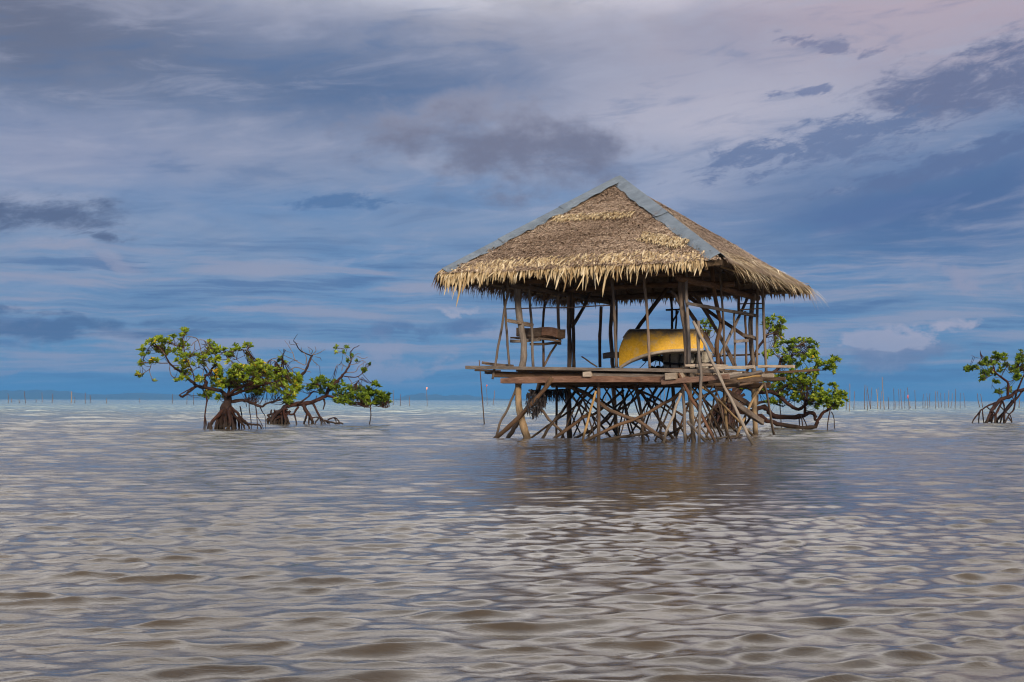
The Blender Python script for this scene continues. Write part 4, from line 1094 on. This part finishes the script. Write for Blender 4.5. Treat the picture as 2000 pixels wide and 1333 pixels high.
rootsA = sc5([
 ([(905, 860), (912, 900), (895, 1020), (885, 1120), (879, 1235)], 9, 6), ([(893, 1080), (905, 1150), (918, 1232)], 6, 4), ([(890, 1060), (896, 1150), (893, 1232)], 5, 4),
 ([(1365, 870), (1372, 1000), (1390, 1130)], 5, 4), ([(1415, 830), (1445, 1000), (1462, 1235)], 7, 6), ([(1460, 1080), (1500, 1150), (1527, 1232)], 5, 4), ([(1490, 980), (1520, 1040), (1547, 1100)], 6, 3), ([(1320, 830), (1330, 900), (1340, 970)], 5, 3),
 ([(1170, 960), (1060, 1050), (1040, 1140), (1030, 1230)], 22, 14), ([(1160, 960), (1200, 1060), (1215, 1150), (1222, 1235)], 20, 14), ([(1170, 975), (1240, 1040), (1290, 1100), (1360, 1155), (1440, 1165), (1500, 1190)], 18, 9),
 ([(1270, 970), (1285, 1040), (1290, 1100)], 8, 6), ([(1250, 1090), (1330, 1150), (1370, 1200)], 14, 8), ([(1160, 980), (1150, 1080), (1170, 1160), (1120, 1232)], 18, 12), ([(1110, 980), (1010, 1090), (955, 1160), (952, 1222)], 26, 16), ([(1120, 1000), (1060, 1100), (1000, 1232)], 20, 12), ([(1140, 1010), (1100, 1140), (1080, 1235)], 18, 12),
 ([(1180, 1020), (1250, 1120), (1262, 1232)], 16, 10), ([(1200, 1060), (1300, 1160), (1320, 1205)], 14, 8), ([(975, 1140), (940, 1150), (925, 1165)], 9, 5)])
for i in range(14):
    x = rngA.uniform(970, 1240); rootsA += sc5([([(1110 + (x - 1110) * .35, rngA.uniform(960, 1080)), (1110 + (x - 1110) * .8, rngA.uniform(1100, 1150)), (x, 1225 + rngA.uniform(-5, 12))], rngA.uniform(9, 20), rngA.uniform(7, 12))])
blobsA = [(230, 370, 60, 50, 9), (300, 280, 60, 40, 7), (400, 260, 70, 50, 10), (430, 360, 90, 60, 13), (350, 460, 60, 40, 5), (490, 280, 40, 40, 4), (190, 490, 50, 35, 4), (160, 625, 45, 20, 3), (330, 685, 14, 10, 1),
 (680, 150, 45, 40, 6), (560, 205, 35, 25, 3), (640, 220, 30, 55, 5), (660, 320, 60, 60, 8), (600, 370, 45, 35, 4), (640, 440, 70, 60, 8), (740, 420, 50, 50, 4), (690, 520, 80, 60, 10), (620, 550, 45, 25, 3), (700, 600, 55, 35, 5), (560, 690, 30, 25, 2), (660, 665, 60, 30, 4),
 (830, 450, 70, 50, 6), (870, 400, 60, 50, 5), (970, 290, 55, 45, 6), (1060, 330, 55, 45, 6), (980, 380, 80, 50, 8), (1100, 450, 80, 50, 6), (960, 460, 60, 40, 5), (870, 500, 40, 35, 3), (1040, 530, 50, 40, 4), (830, 670, 50, 40, 4),
 (1240, 330, 55, 35, 5), (1350, 300, 40, 35, 5), (1180, 360, 35, 25, 3), (1170, 420, 40, 30, 3), (1360, 390, 35, 20, 2),
 (1080, 640, 130, 80, 26), (1280, 600, 140, 90, 38), (1430, 560, 100, 110, 34), (1500, 620, 120, 120, 34), (1350, 740, 180, 80, 36), (1150, 730, 120, 60, 15), (900, 830, 80, 45, 9), (1040, 860, 55, 35, 5), (1480, 780, 100, 60, 14), (1000, 740, 60, 50, 6),
 (1655, 640, 110, 110, 34), (1815, 680, 120, 95, 34), (1705, 790, 150, 60, 20), (1880, 770, 50, 50, 8), (1805, 890, 35, 35, 3), (1860, 860, 30, 30, 3)]
mangrove('leafy green mangrove with leaning left branch over a cone of prop roots', 37.2, (1100, 1220), z7, limbsA, rootsA, blobsA, 7.7, seed=11)

# second left tree: bare forked limbs, low leafy arm to the right
limbsB = sc5([
 ([(230, 1120), (280, 1010), (340, 940), (355, 850), (400, 770), (480, 650), (540, 570), (590, 450), (612, 405)], 26, 9, 0, 0),
 ([(330, 960), (390, 950), (500, 935), (600, 925), (700, 880), (760, 850), (800, 760), (870, 700), (940, 630), (1000, 550), (1030, 460), (1030, 370), (1120, 300)], 30, 3, 0, .6),
 ([(770, 850), (880, 880), (1000, 930), (1100, 930), (1230, 940), (1400, 930)], 16, 4), ([(880, 850), (1000, 830), (1110, 790), (1250, 790), (1400, 850)], 12, 4), ([(450, 940), (560, 870), (620, 810), (720, 820), (800, 800)], 11, 4), ([(1090, 930), (1180, 970), (1260, 985)], 6, 4), ([(1330, 960), (1400, 985), (1450, 970)], 4, 3),
 ([(600, 420), (480, 360), (430, 280), (410, 250), (450, 180)], 7, 2), ([(590, 400), (570, 330)], 4, 2), ([(612, 410), (650, 360), (640, 320)], 5, 2), ([(612, 410), (680, 390), (750, 350)], 5, 2), ([(530, 520), (430, 470), (400, 390), (360, 320), (310, 250)], 6, 2), ([(540, 520), (545, 430), (490, 340)], 6, 2),
 ([(430, 470), (340, 430), (290, 400), (245, 350)], 4, 2), ([(600, 450), (650, 500), (690, 530)], 5, 2), ([(640, 430), (690, 440), (715, 470)], 4, 2), ([(530, 570), (420, 545), (320, 610), (220, 690)], 6, 4), ([(400, 560), (390, 620), (405, 690)], 4, 2), ([(540, 580), (600, 595)], 5, 2), ([(430, 300), (370, 290), (360, 255)], 3, 2), ([(430, 280), (470, 293)], 3, 2), ([(450, 470), (380, 480), (350, 530)], 4, 2), ([(600, 400), (610, 360), (560, 320)], 4, 2), ([(400, 390), (340, 370), (300, 340)], 3, 2), ([(490, 380), (490, 320)], 3, 2), ([(650, 490), (660, 530)], 3, 2),
 ([(1000, 550), (940, 520), (880, 520), (862, 560)], 4, 2), ([(950, 640), (1080, 650), (1140, 620), (1180, 560), (1225, 520)], 7, 2), ([(980, 600), (1080, 590), (1110, 540), (1190, 480)], 5, 2), ([(1030, 470), (1090, 400), (1140, 400)], 4, 2), ([(1030, 460), (960, 400), (880, 380), (840, 390)], 4, 2), ([(1000, 650), (1060, 730), (1100, 700), (1150, 650)], 5, 2), ([(1090, 420), (1160, 450), (1215, 430)], 4, 2), ([(930, 580), (940, 540), (960, 520)], 5, 2), ([(1010, 520), (1100, 500), (1160, 470), (1220, 530)], 4, 2), ([(960, 400), (940, 350), (900, 330)], 3, 2), ([(970, 400), (990, 330), (1005, 295)], 3, 2), ([(1100, 640), (1150, 690)], 4, 2), ([(950, 520), (910, 480)], 3, 2),
 ([(280, 580), (300, 530), (290, 490)], 3, 2), ([(700, 830), (640, 740), (560, 720), (500, 715)], 5, 2)])
rootsB = sc5([
 ([(505, 950), (560, 1040), (605, 1110), (620, 1165)], 22, 14), ([(620, 940), (680, 1060), (720, 1110), (780, 1130), (860, 1150), (940, 1158)], 15, 9), ([(550, 1050), (535, 1110), (520, 1168)], 12, 8), ([(580, 1080), (572, 1168)], 10, 8), ([(690, 1080), (705, 1130), (712, 1172)], 10, 7), ([(690, 1090), (660, 1120), (640, 1163)], 9, 7), ([(760, 1125), (775, 1145), (800, 1165)], 9, 6), ([(780, 1110), (850, 1090), (890, 1120), (905, 1160)], 9, 7), ([(850, 1092), (865, 1120), (870, 1160)], 7, 5), ([(600, 1090), (660, 1085), (720, 1105)], 7, 6), ([(730, 1115), (750, 1165)], 8, 6),
 ([(460, 970), (400, 1050), (330, 1070)], 12, 8), ([(415, 1045), (440, 1162)], 10, 7), ([(330, 1080), (360, 1162)], 12, 8), ([(318, 1090), (315, 1160)], 6, 5), ([(1238, 880), (1245, 1060), (1230, 1168)], 6, 6), ([(735, 890), (745, 940), (725, 1000)], 10, 6), ([(580, 930), (640, 900), (660, 850)], 6, 4)])
rngB = np.random.default_rng(5)
for i in range(26):
    x0, x1 = rngB.uniform(120, 370), rngB.uniform(110, 350); y0 = rngB.uniform(1000, 1070)
    rootsB += sc5([([(x0, y0), ((x0 + x1) / 2 + rngB.normal(0, 25), rngB.uniform(1000, 1100)), (x1, 1120 + rngB.uniform(-20, 20)), (x1 + rngB.normal(0, 15), 1172)], rngB.uniform(9, 20), rngB.uniform(7, 13))])
blobsB = [(270, 460, 40, 22, 3), (300, 490, 25, 22, 2), (700, 690, 90, 45, 10), (640, 720, 60, 45, 6), (780, 720, 70, 50, 8), (600, 780, 60, 40, 4), (740, 780, 90, 50, 10), (900, 720, 60, 45, 6), (860, 800, 80, 60, 11), (1000, 760, 60, 40, 6), (900, 900, 50, 45, 6), (1000, 900, 80, 55, 13), (1060, 780, 50, 40, 6), (1170, 800, 90, 55, 13), (1270, 730, 35, 30, 4), (1325, 745, 25, 20, 2), (1290, 850, 100, 60, 18), (1400, 870, 70, 55, 16), (1150, 890, 80, 60, 12), (1350, 920, 110, 40, 14), (1220, 930, 60, 50, 7), (480, 780, 45, 35, 4), (440, 730, 35, 25, 3), (360, 900, 60, 40, 8), (330, 860, 35, 25, 3), (880, 325, 28, 18, 2), (970, 330, 22, 18, 2), (880, 385, 15, 12, 1), (940, 380, 20, 12, 1), (1000, 475, 28, 10, 2), (1090, 475, 22, 10, 1), (1190, 570, 30, 15, 3), (1235, 520, 18, 14, 1), (1050, 430, 12, 10, 1), (960, 830, 60, 40, 6), (1080, 860, 60, 40, 6)]
mangrove('mangrove with bare forked limbs and a low leafy arm reaching right', 45.0, (250, 1165), z8, limbsB, rootsB, blobsB, 7.5, seed=12)

# tree behind the hut
limbsC = [
 ([(1424, 838), (1426, 805), (1434, 778), (1446, 756), (1462, 750)], 11, 6.5, 0, 0),
 ([(1432, 800), (1460, 806), (1492, 795), (1512, 812), (1560, 815), (1582, 806), (1592, 812), (1592, 822)], 6, 3, 0, .2), ([(1462, 812), (1486, 814), (1504, 824), (1545, 833), (1588, 835), (1597, 822), (1606, 808), (1618, 800)], 5.5, 3, -.2, .1),
 ([(1455, 752), (1478, 765), (1512, 767), (1540, 790), (1560, 800), (1580, 785), (1584, 772)], 5, 2), ([(1560, 800), (1592, 780), (1620, 776)], 3, 1.5), ([(1470, 790), (1500, 785), (1530, 795)], 3, 1.5),
 ([(1430, 800), (1416, 755), (1412, 715), (1398, 690), (1384, 662), (1376, 640)], 4.5, 1.2, .2, .6), ([(1446, 757), (1468, 705), (1494, 660), (1512, 638)], 4, 1, .2, .4), ([(1494, 655), (1512, 652), (1524, 658)], 1.2, .8),
 ([(1460, 752), (1516, 724), (1526, 700), (1545, 695), (1580, 690)], 4, 1, 0, .5), ([(1526, 700), (1510, 690), (1504, 682)], 1.2, .7), ([(1545, 695), (1552, 680), (1572, 668)], 1.2, .7), ([(1555, 745), (1600, 715), (1624, 708)], 3, .8), ([(1520, 765), (1545, 745), (1560, 735)], 3, 1.2), ([(1572, 812), (1572, 790), (1575, 778)], 3, 2),
 ([(1618, 800), (1640, 780), (1646, 772)], 2, 1), ([(1462, 750), (1470, 762), (1472, 775)], 5, 4)]
rootsC = [([(1521, 760), (1524, 800), (1526, 839)], 1.3, 1), ([(1565, 812), (1568, 838)], 1.2, 1), ([(1566, 812), (1576, 834)], 1.2, .9), ([(1560, 812), (1562, 836)], 1.2, .9), ([(1622, 790), (1616, 839)], 1.3, 1.1), ([(1624, 805), (1629, 820)], 1.2, .6)]
rngC = np.random.default_rng(8)
for i in range(30):
    x = rngC.uniform(1368, 1450); sp_ = rngC.uniform(-.4, .4)
    rootsC.append(([(1425 + rngC.normal(0, 5), rngC.uniform(765, 812)), (1425 + (x - 1425) * .65, rngC.uniform(790, 815)), (x, 842)], rngC.uniform(1.6, 3.6), rngC.uniform(1.3, 2.4)))
for i in range(10):
    x = rngC.uniform(1400, 1490); rootsC.append(([(1440 + rngC.normal(0, 12), rngC.uniform(755, 790)), (x, rngC.uniform(790, 815)), (x + rngC.normal(0, 8), 842)], rngC.uniform(1.4, 3), rngC.uniform(1.2, 2)))
blobsC = [(1513, 634, 24, 15, 26), (1521, 657, 14, 8, 8), (1378, 632, 12, 9, 7), (1386, 645, 12, 9, 6), (1500, 692, 10, 10, 6), (1510, 684, 14, 9, 7), (1536, 675, 22, 10, 12), (1556, 670, 13, 9, 8), (1577, 665, 9, 6, 5), (1588, 680, 10, 12, 9), (1583, 698, 20, 12, 13), (1627, 706, 12, 9, 10), (1620, 722, 14, 9, 7), (1548, 694, 20, 12, 10), (1540, 712, 25, 10, 12), (1600, 712, 14, 8, 6), (1525, 745, 28, 15, 22), (1567, 735, 30, 18, 30), (1548, 760, 30, 16, 26), (1587, 756, 20, 14, 16), (1630, 754, 10, 6, 5), (1616, 776, 26, 13, 26), (1641, 776, 15, 12, 17), (1597, 789, 22, 9, 13), (1628, 792, 20, 7, 12), (1519, 776, 18, 10, 9), (1507, 785, 12, 7, 5), (1569, 776, 25, 10, 12), (1458, 758, 12, 8, 6), (1480, 752, 10, 7, 4), (1498, 760, 14, 10, 8), (1290, 702, 10, 5, 3)]
mangrove('bushy mangrove growing directly behind the hut and spreading out to its right', 38.5, (1425, 838), zc, limbsC, rootsC, blobsC, 7.7, seed=13)

# tree cut by the right edge
s6 = 1 / 5.556
def sc6(L): return [(p, a * s6, b * s6, *r) for (p, a, b, *r) in L]
limbsD = sc6([
 ([(1640, 910), (1650, 800), (1700, 720), (1760, 665), (1850, 640), (1920, 575), (2000, 560), (2100, 500), (2180, 420)], 26, 12, 0, 0),
 ([(1820, 640), (1825, 560), (1820, 480), (1750, 430), (1690, 370), (1660, 290), (1640, 215)], 17, 4, 0, -.5), ([(1930, 580), (1970, 470), (2010, 380), (2030, 250), (2010, 160)], 10, 4),
 ([(1690, 370), (1600, 360), (1500, 310), (1390, 330)], 5, 2), ([(1690, 400), (1620, 420), (1560, 450)], 4, 2), ([(1600, 250), (1570, 235), (1480, 215), (1430, 190)], 3, 1.5), ([(1570, 235), (1530, 190), (1525, 140)], 3, 1.5), ([(1740, 430), (1670, 440), (1655, 490), (1650, 555)], 3, 2), ([(1820, 480), (1880, 460), (1930, 400)], 5, 2), ([(1750, 430), (1790, 350), (1830, 300)], 5, 2), ([(1660, 300), (1710, 230), (1770, 210)], 5, 2), ([(1840, 520), (1855, 560), (1830, 600)], 5, 3), ([(1760, 640), (1740, 600), (1720, 580)], 4, 2), ([(2010, 380), (1960, 330), (1920, 310)], 5, 2), ([(2100, 500), (2080, 350), (2060, 260)], 8, 3)])
rootsD = sc6([
 ([(1710, 700), (1600, 745), (1530, 790), (1490, 840), (1440, 920)], 11, 6), ([(1525, 795), (1512, 850), (1508, 915)], 8, 6), ([(1548, 785), (1555, 850), (1562, 915)], 8, 6), ([(1690, 730), (1640, 800), (1600, 915)], 16, 12), ([(1760, 690), (1700, 830), (1685, 925)], 14, 10), ([(1880, 680), (1790, 800), (1720, 880), (1690, 925)], 16, 11), ([(1915, 600), (1895, 690), (1780, 830), (1740, 925)], 12, 9), ([(1900, 690), (1890, 780), (1830, 850), (1870, 922)], 10, 7), ([(1990, 570), (1920, 660), (1800, 790), (1780, 925)], 12, 8), ([(1770, 680), (1785, 760), (1790, 925)], 9, 7), ([(1600, 755), (1680, 820), (1720, 925)], 8, 6), ([(1870, 640), (1900, 700), (1895, 770)], 7, 5), ([(1650, 800), (1660, 860), (1650, 925)], 12, 9), ([(1740, 740), (1790, 800), (1860, 860)], 7, 5), ([(1830, 850), (1810, 890), (1800, 925)], 9, 7), ([(1700, 820), (1620, 880), (1580, 922)], 9, 7)])
blobsD = [(1380, 340, 35, 22, 5), (1450, 330, 45, 30, 5), (1550, 300, 55, 40, 8), (1600, 255, 55, 35, 7), (1700, 205, 50, 35, 9), (1770, 215, 45, 35, 8), (1590, 380, 55, 35, 6), (1640, 370, 45, 35, 5), (1530, 440, 35, 28, 4), (1690, 280, 40, 30, 4), (1740, 350, 30, 25, 3), (1820, 300, 30, 20, 3), (1860, 350, 40, 28, 4), (1920, 310, 40, 35, 6), (1960, 190, 40, 55, 8), (1920, 370, 45, 30, 5), (1985, 330, 40, 40, 6), (1940, 440, 45, 35, 5), (1900, 440, 30, 20, 3), (1960, 250, 40, 30, 5), (1720, 590, 35, 25, 4), (1840, 575, 45, 25, 4), (1700, 480, 25, 15, 2), (2060, 280, 80, 100, 18), (2150, 400, 70, 70, 12)]
mangrove('small mangrove on splayed roots cut by the right edge', 49.0, (1660, 915), zd, limbsD, rootsD, blobsD, 7.2, seed=14)

# ------------------------------------------------------------------ stakes in the water
ONES = ['', 'first', 'second', 'third', 'fourth', 'fifth', 'sixth', 'seventh', 'eighth', 'ninth', 'tenth', 'eleventh', 'twelfth', 'thirteenth', 'fourteenth', 'fifteenth', 'sixteenth', 'seventeenth', 'eighteenth', 'nineteenth', 'twentieth']
def nth(k):
    return ONES[k] if k <= 20 else ('twenty-' if k < 30 else 'thirty-') + ONES[k % 10] if k % 10 else 'thirtieth'
def stake(p_top, p_bot, wpx, label, group=None, mt='stake', kink=0.6, name='wooden_stake'):
    a = at_z(*p_bot, 0.0); d = a[1]
    b = at_depth(*p_top, d)
    mid = (a + b) / 2 + np.array([rng.normal(0, kink) * d / F, 0, 0])
    r = wpx * .5 * d / F
    low = a + (a - b) * .12; low[2] = -.5
    o_ = tube(name, [low, a, mid, b], [r, r, r * .75], M[mt], None, 6, .08, 3)
    # put the origin at the water line
    o_.location = tuple(a); o_.data.transform(Matrix.Translation(-Vector(a)))
    return tag(o_, label, 'stake', group)
GR = 'thin stakes in the far shallows right of the hut'
LR = 'thin bare stake in the scattered row far out right of the hut'
for kq, (x0, y0, x1, y1, *ex) in enumerate([(70, 560, 70, 780), (110, 500, 105, 800), (160, 580, 155, 780), (275, 510, 270, 780), (295, 570, 305, 795), (295, 520, 335, 775), (350, 540, 335, 775), (400, 560, 415, 785), (418, 540, 410, 760), (455, 580, 440, 775),
    (460, 425, 485, 785, 'tallest straight stake in the far row right of the hut'), (525, 640, 530, 775), (585, 550, 590, 785), (600, 680, 602, 765), (635, 555, 645, 768), (660, 560, 678, 778), (705, 580, 707, 768), (735, 540, 755, 775, 'stake with a red tie in the far row right of the hut'), (760, 690, 770, 765), (815, 570, 822, 775), (910, 610, 905, 768), (930, 680, 925, 765), (945, 600, 957, 770), (980, 600, 980, 755), (1040, 580, 1042, 772), (1062, 580, 1078, 765), (1095, 600, 1105, 755), (1140, 600, 1143, 768), (1185, 570, 1180, 755), (1222, 600, 1205, 765), (1258, 560, 1252, 772), (1310, 600, 1308, 765), (1345, 600, 1362, 760)], 1):
    big = y1 > 770
    o_ = stake(zd(x0, y0), zd(x1, y1), 1.35 if big else 1.05, ex[0] if ex else nth(kq) + ' stake from the left in the far row right of the hut', GR, 'stake' if rng.random() < .85 else 'tan')
    if ex and 'red' in ex[0]:
        p = at_depth(*zd(740, 640), o_.location.y) - np.array(o_.location); r = .12
        V, Fc, UVs = tube_arrays([p + np.array([0, 0, -.2]), p, p + np.array([.02, 0, .2])], [.04, .055, .04], 6, .2)
        obj('red_tie', mesh('red_tie', V, Fc, M['flag'], True, UVs), o_)
for x0, y0, x1, y1, lb in [(1495, 605, 1520, 755, 'left one of two leaning stakes left of the right edge mangrove'), (1530, 610, 1552, 757, 'right one of two leaning stakes left of the right edge mangrove'), (1955, 650, 1945, 765, 'short stake to the right of the right edge mangrove roots')]:
    stake(zd(x0, y0), zd(x1, y1), 1.6, lb, 'stakes by the right edge mangrove')
def zl(x, y): return x / 7.143, 700 + y / 7.143
GL = 'tiny stakes on the far left horizon'
for kq, (x0, y0, x1, y1) in enumerate([(110, 490, 115, 625), (165, 560, 168, 620), (265, 570, 275, 625), (338, 460, 360, 630), (500, 570, 503, 618), (585, 480, 590, 615), (735, 500, 725, 625), (1040, 540, 1040, 620), (1190, 480, 1190, 630), (1255, 510, 1268, 622), (1490, 560, 1488, 628), (1950, 560, 1952, 618)], 1):
    stake(zl(x0, y0), zl(x1, y1), 1.3, nth(kq) + ' tiny stake from the left before the far left hills', GL)
stake(zl(993, 460), zl(993, 622), 1.5, 'thickest reddish stake before the far left hills', None, 'tan')
for kq, (x0, y0, x1, y1) in enumerate([(337, 770, 337, 788), (366, 770, 365, 790), (378, 768, 378, 790), (768, 762, 768, 792), (782, 770, 782, 793), (800, 775, 800, 793)]):
    stake((x0, y0), (x1, y1), 1.2, 'faint thin stake ' + ('behind the left tree, leftmost of three', 'behind the left tree, middle of three', 'behind the left tree, rightmost of three', 'just right of the low leafy arm, nearest it', 'right of the low leafy arm, second from it', 'right of the low leafy arm, third from it')[kq], 'faint stakes by the left mangroves')
stake((936, 704), (946, 831), 2.6, 'thin crooked stick standing alone just left of the hut', None, 'brown', 1.5)
stake((966, 763), (963, 791), 1.4, 'bare stake right of the small red flag, left of the hut', None)
for kq, (x0, y0, x1, y1) in enumerate([(1259, 756, 1258, 815), (1270, 752, 1271, 819), (1290, 758, 1289, 800), (1298, 762, 1297, 806), (1185, 760, 1180, 790), (1214, 752, 1216, 796)]):
    stake((x0, y0), (x1, y1), 1.6, (nth((3, 4, 5, 6, 1, 2)[kq]) + ' thin stake from the left seen out between the hut stilts'), 'stakes seen through the hut stilts')
def flag_pole(top, bot, wpx, label, m_, fl):
    a = at_z(*bot, 0.0); d = a[1]; b = at_depth(*top, d); t_ = thing('flag_pole', a, label, 'flag')
    k_ = d / F
    tube('pole', [a - HZ * .5, a, (a + b) / 2 + np.array([k_ * .5, 0, 0]), b], [wpx * .5 * k_, wpx * .35 * k_], M['stake'], t_, 6)
    V = []; W_, H_ = fl[0] * k_, fl[1] * k_
    for i in range(5):
        for j in range(4):
            s_, t = i / 4, j / 3; V.append(b - a + np.array([s_ * W_ * (1 - .35 * t), math.sin(s_ * 4 + t) * .12 * W_, -t * H_ * (1 - .3 * s_)]))
    o_ = obj('flag', mesh('flag', V, [(i * 4 + j, i * 4 + j + 1, i * 4 + 5 + j, i * 4 + 4 + j) for i in range(4) for j in range(3)], m_, True), t_)
    md = o_.modifiers.new('cloth', 'SOLIDIFY'); md.thickness = .01
flag_pole((832, 757), (834.5, 793), 1.2, 'stake flying a pale pink flag out in open water', M['flagpale'], (3.4, 6))
flag_pole((949.5, 752), (951.5, 790), 1.2, 'stake with a small red flag just left of the hut', M['flag'], (2.8, 4))

# ------------------------------------------------------------------ haze
def haze():
    x, y0, y1, z0, z1 = 15500, -500, 15000, -1.9, 130.0
    V = [(-x, y0, z0), (x, y0, z0), (x, y1, z0), (-x, y1, z0), (-x, y0, z1), (x, y0, z1), (x, y1, z1), (-x, y1, z1)]
    Fc = [(0, 3, 2, 1), (4, 5, 6, 7), (0, 1, 5, 4), (1, 2, 6, 5), (2, 3, 7, 6), (3, 0, 4, 7)]
    m_ = bpy.data.materials.new('sea_haze'); m_.use_nodes = True; t = m_.node_tree; t.nodes.clear()
    v = t.nodes.new('ShaderNodeVolumePrincipled'); o_ = t.nodes.new('ShaderNodeOutputMaterial')
    v.inputs['Color'].default_value = (0.10, 0.33, 0.68, 1); v.inputs['Density'].default_value = 1.25e-4
    t.links.new(v.outputs[0], o_.inputs['Volume'])
    h = obj('haze', mesh('haze', V, Fc, m_)); h['kind'] = 'stuff'
haze()
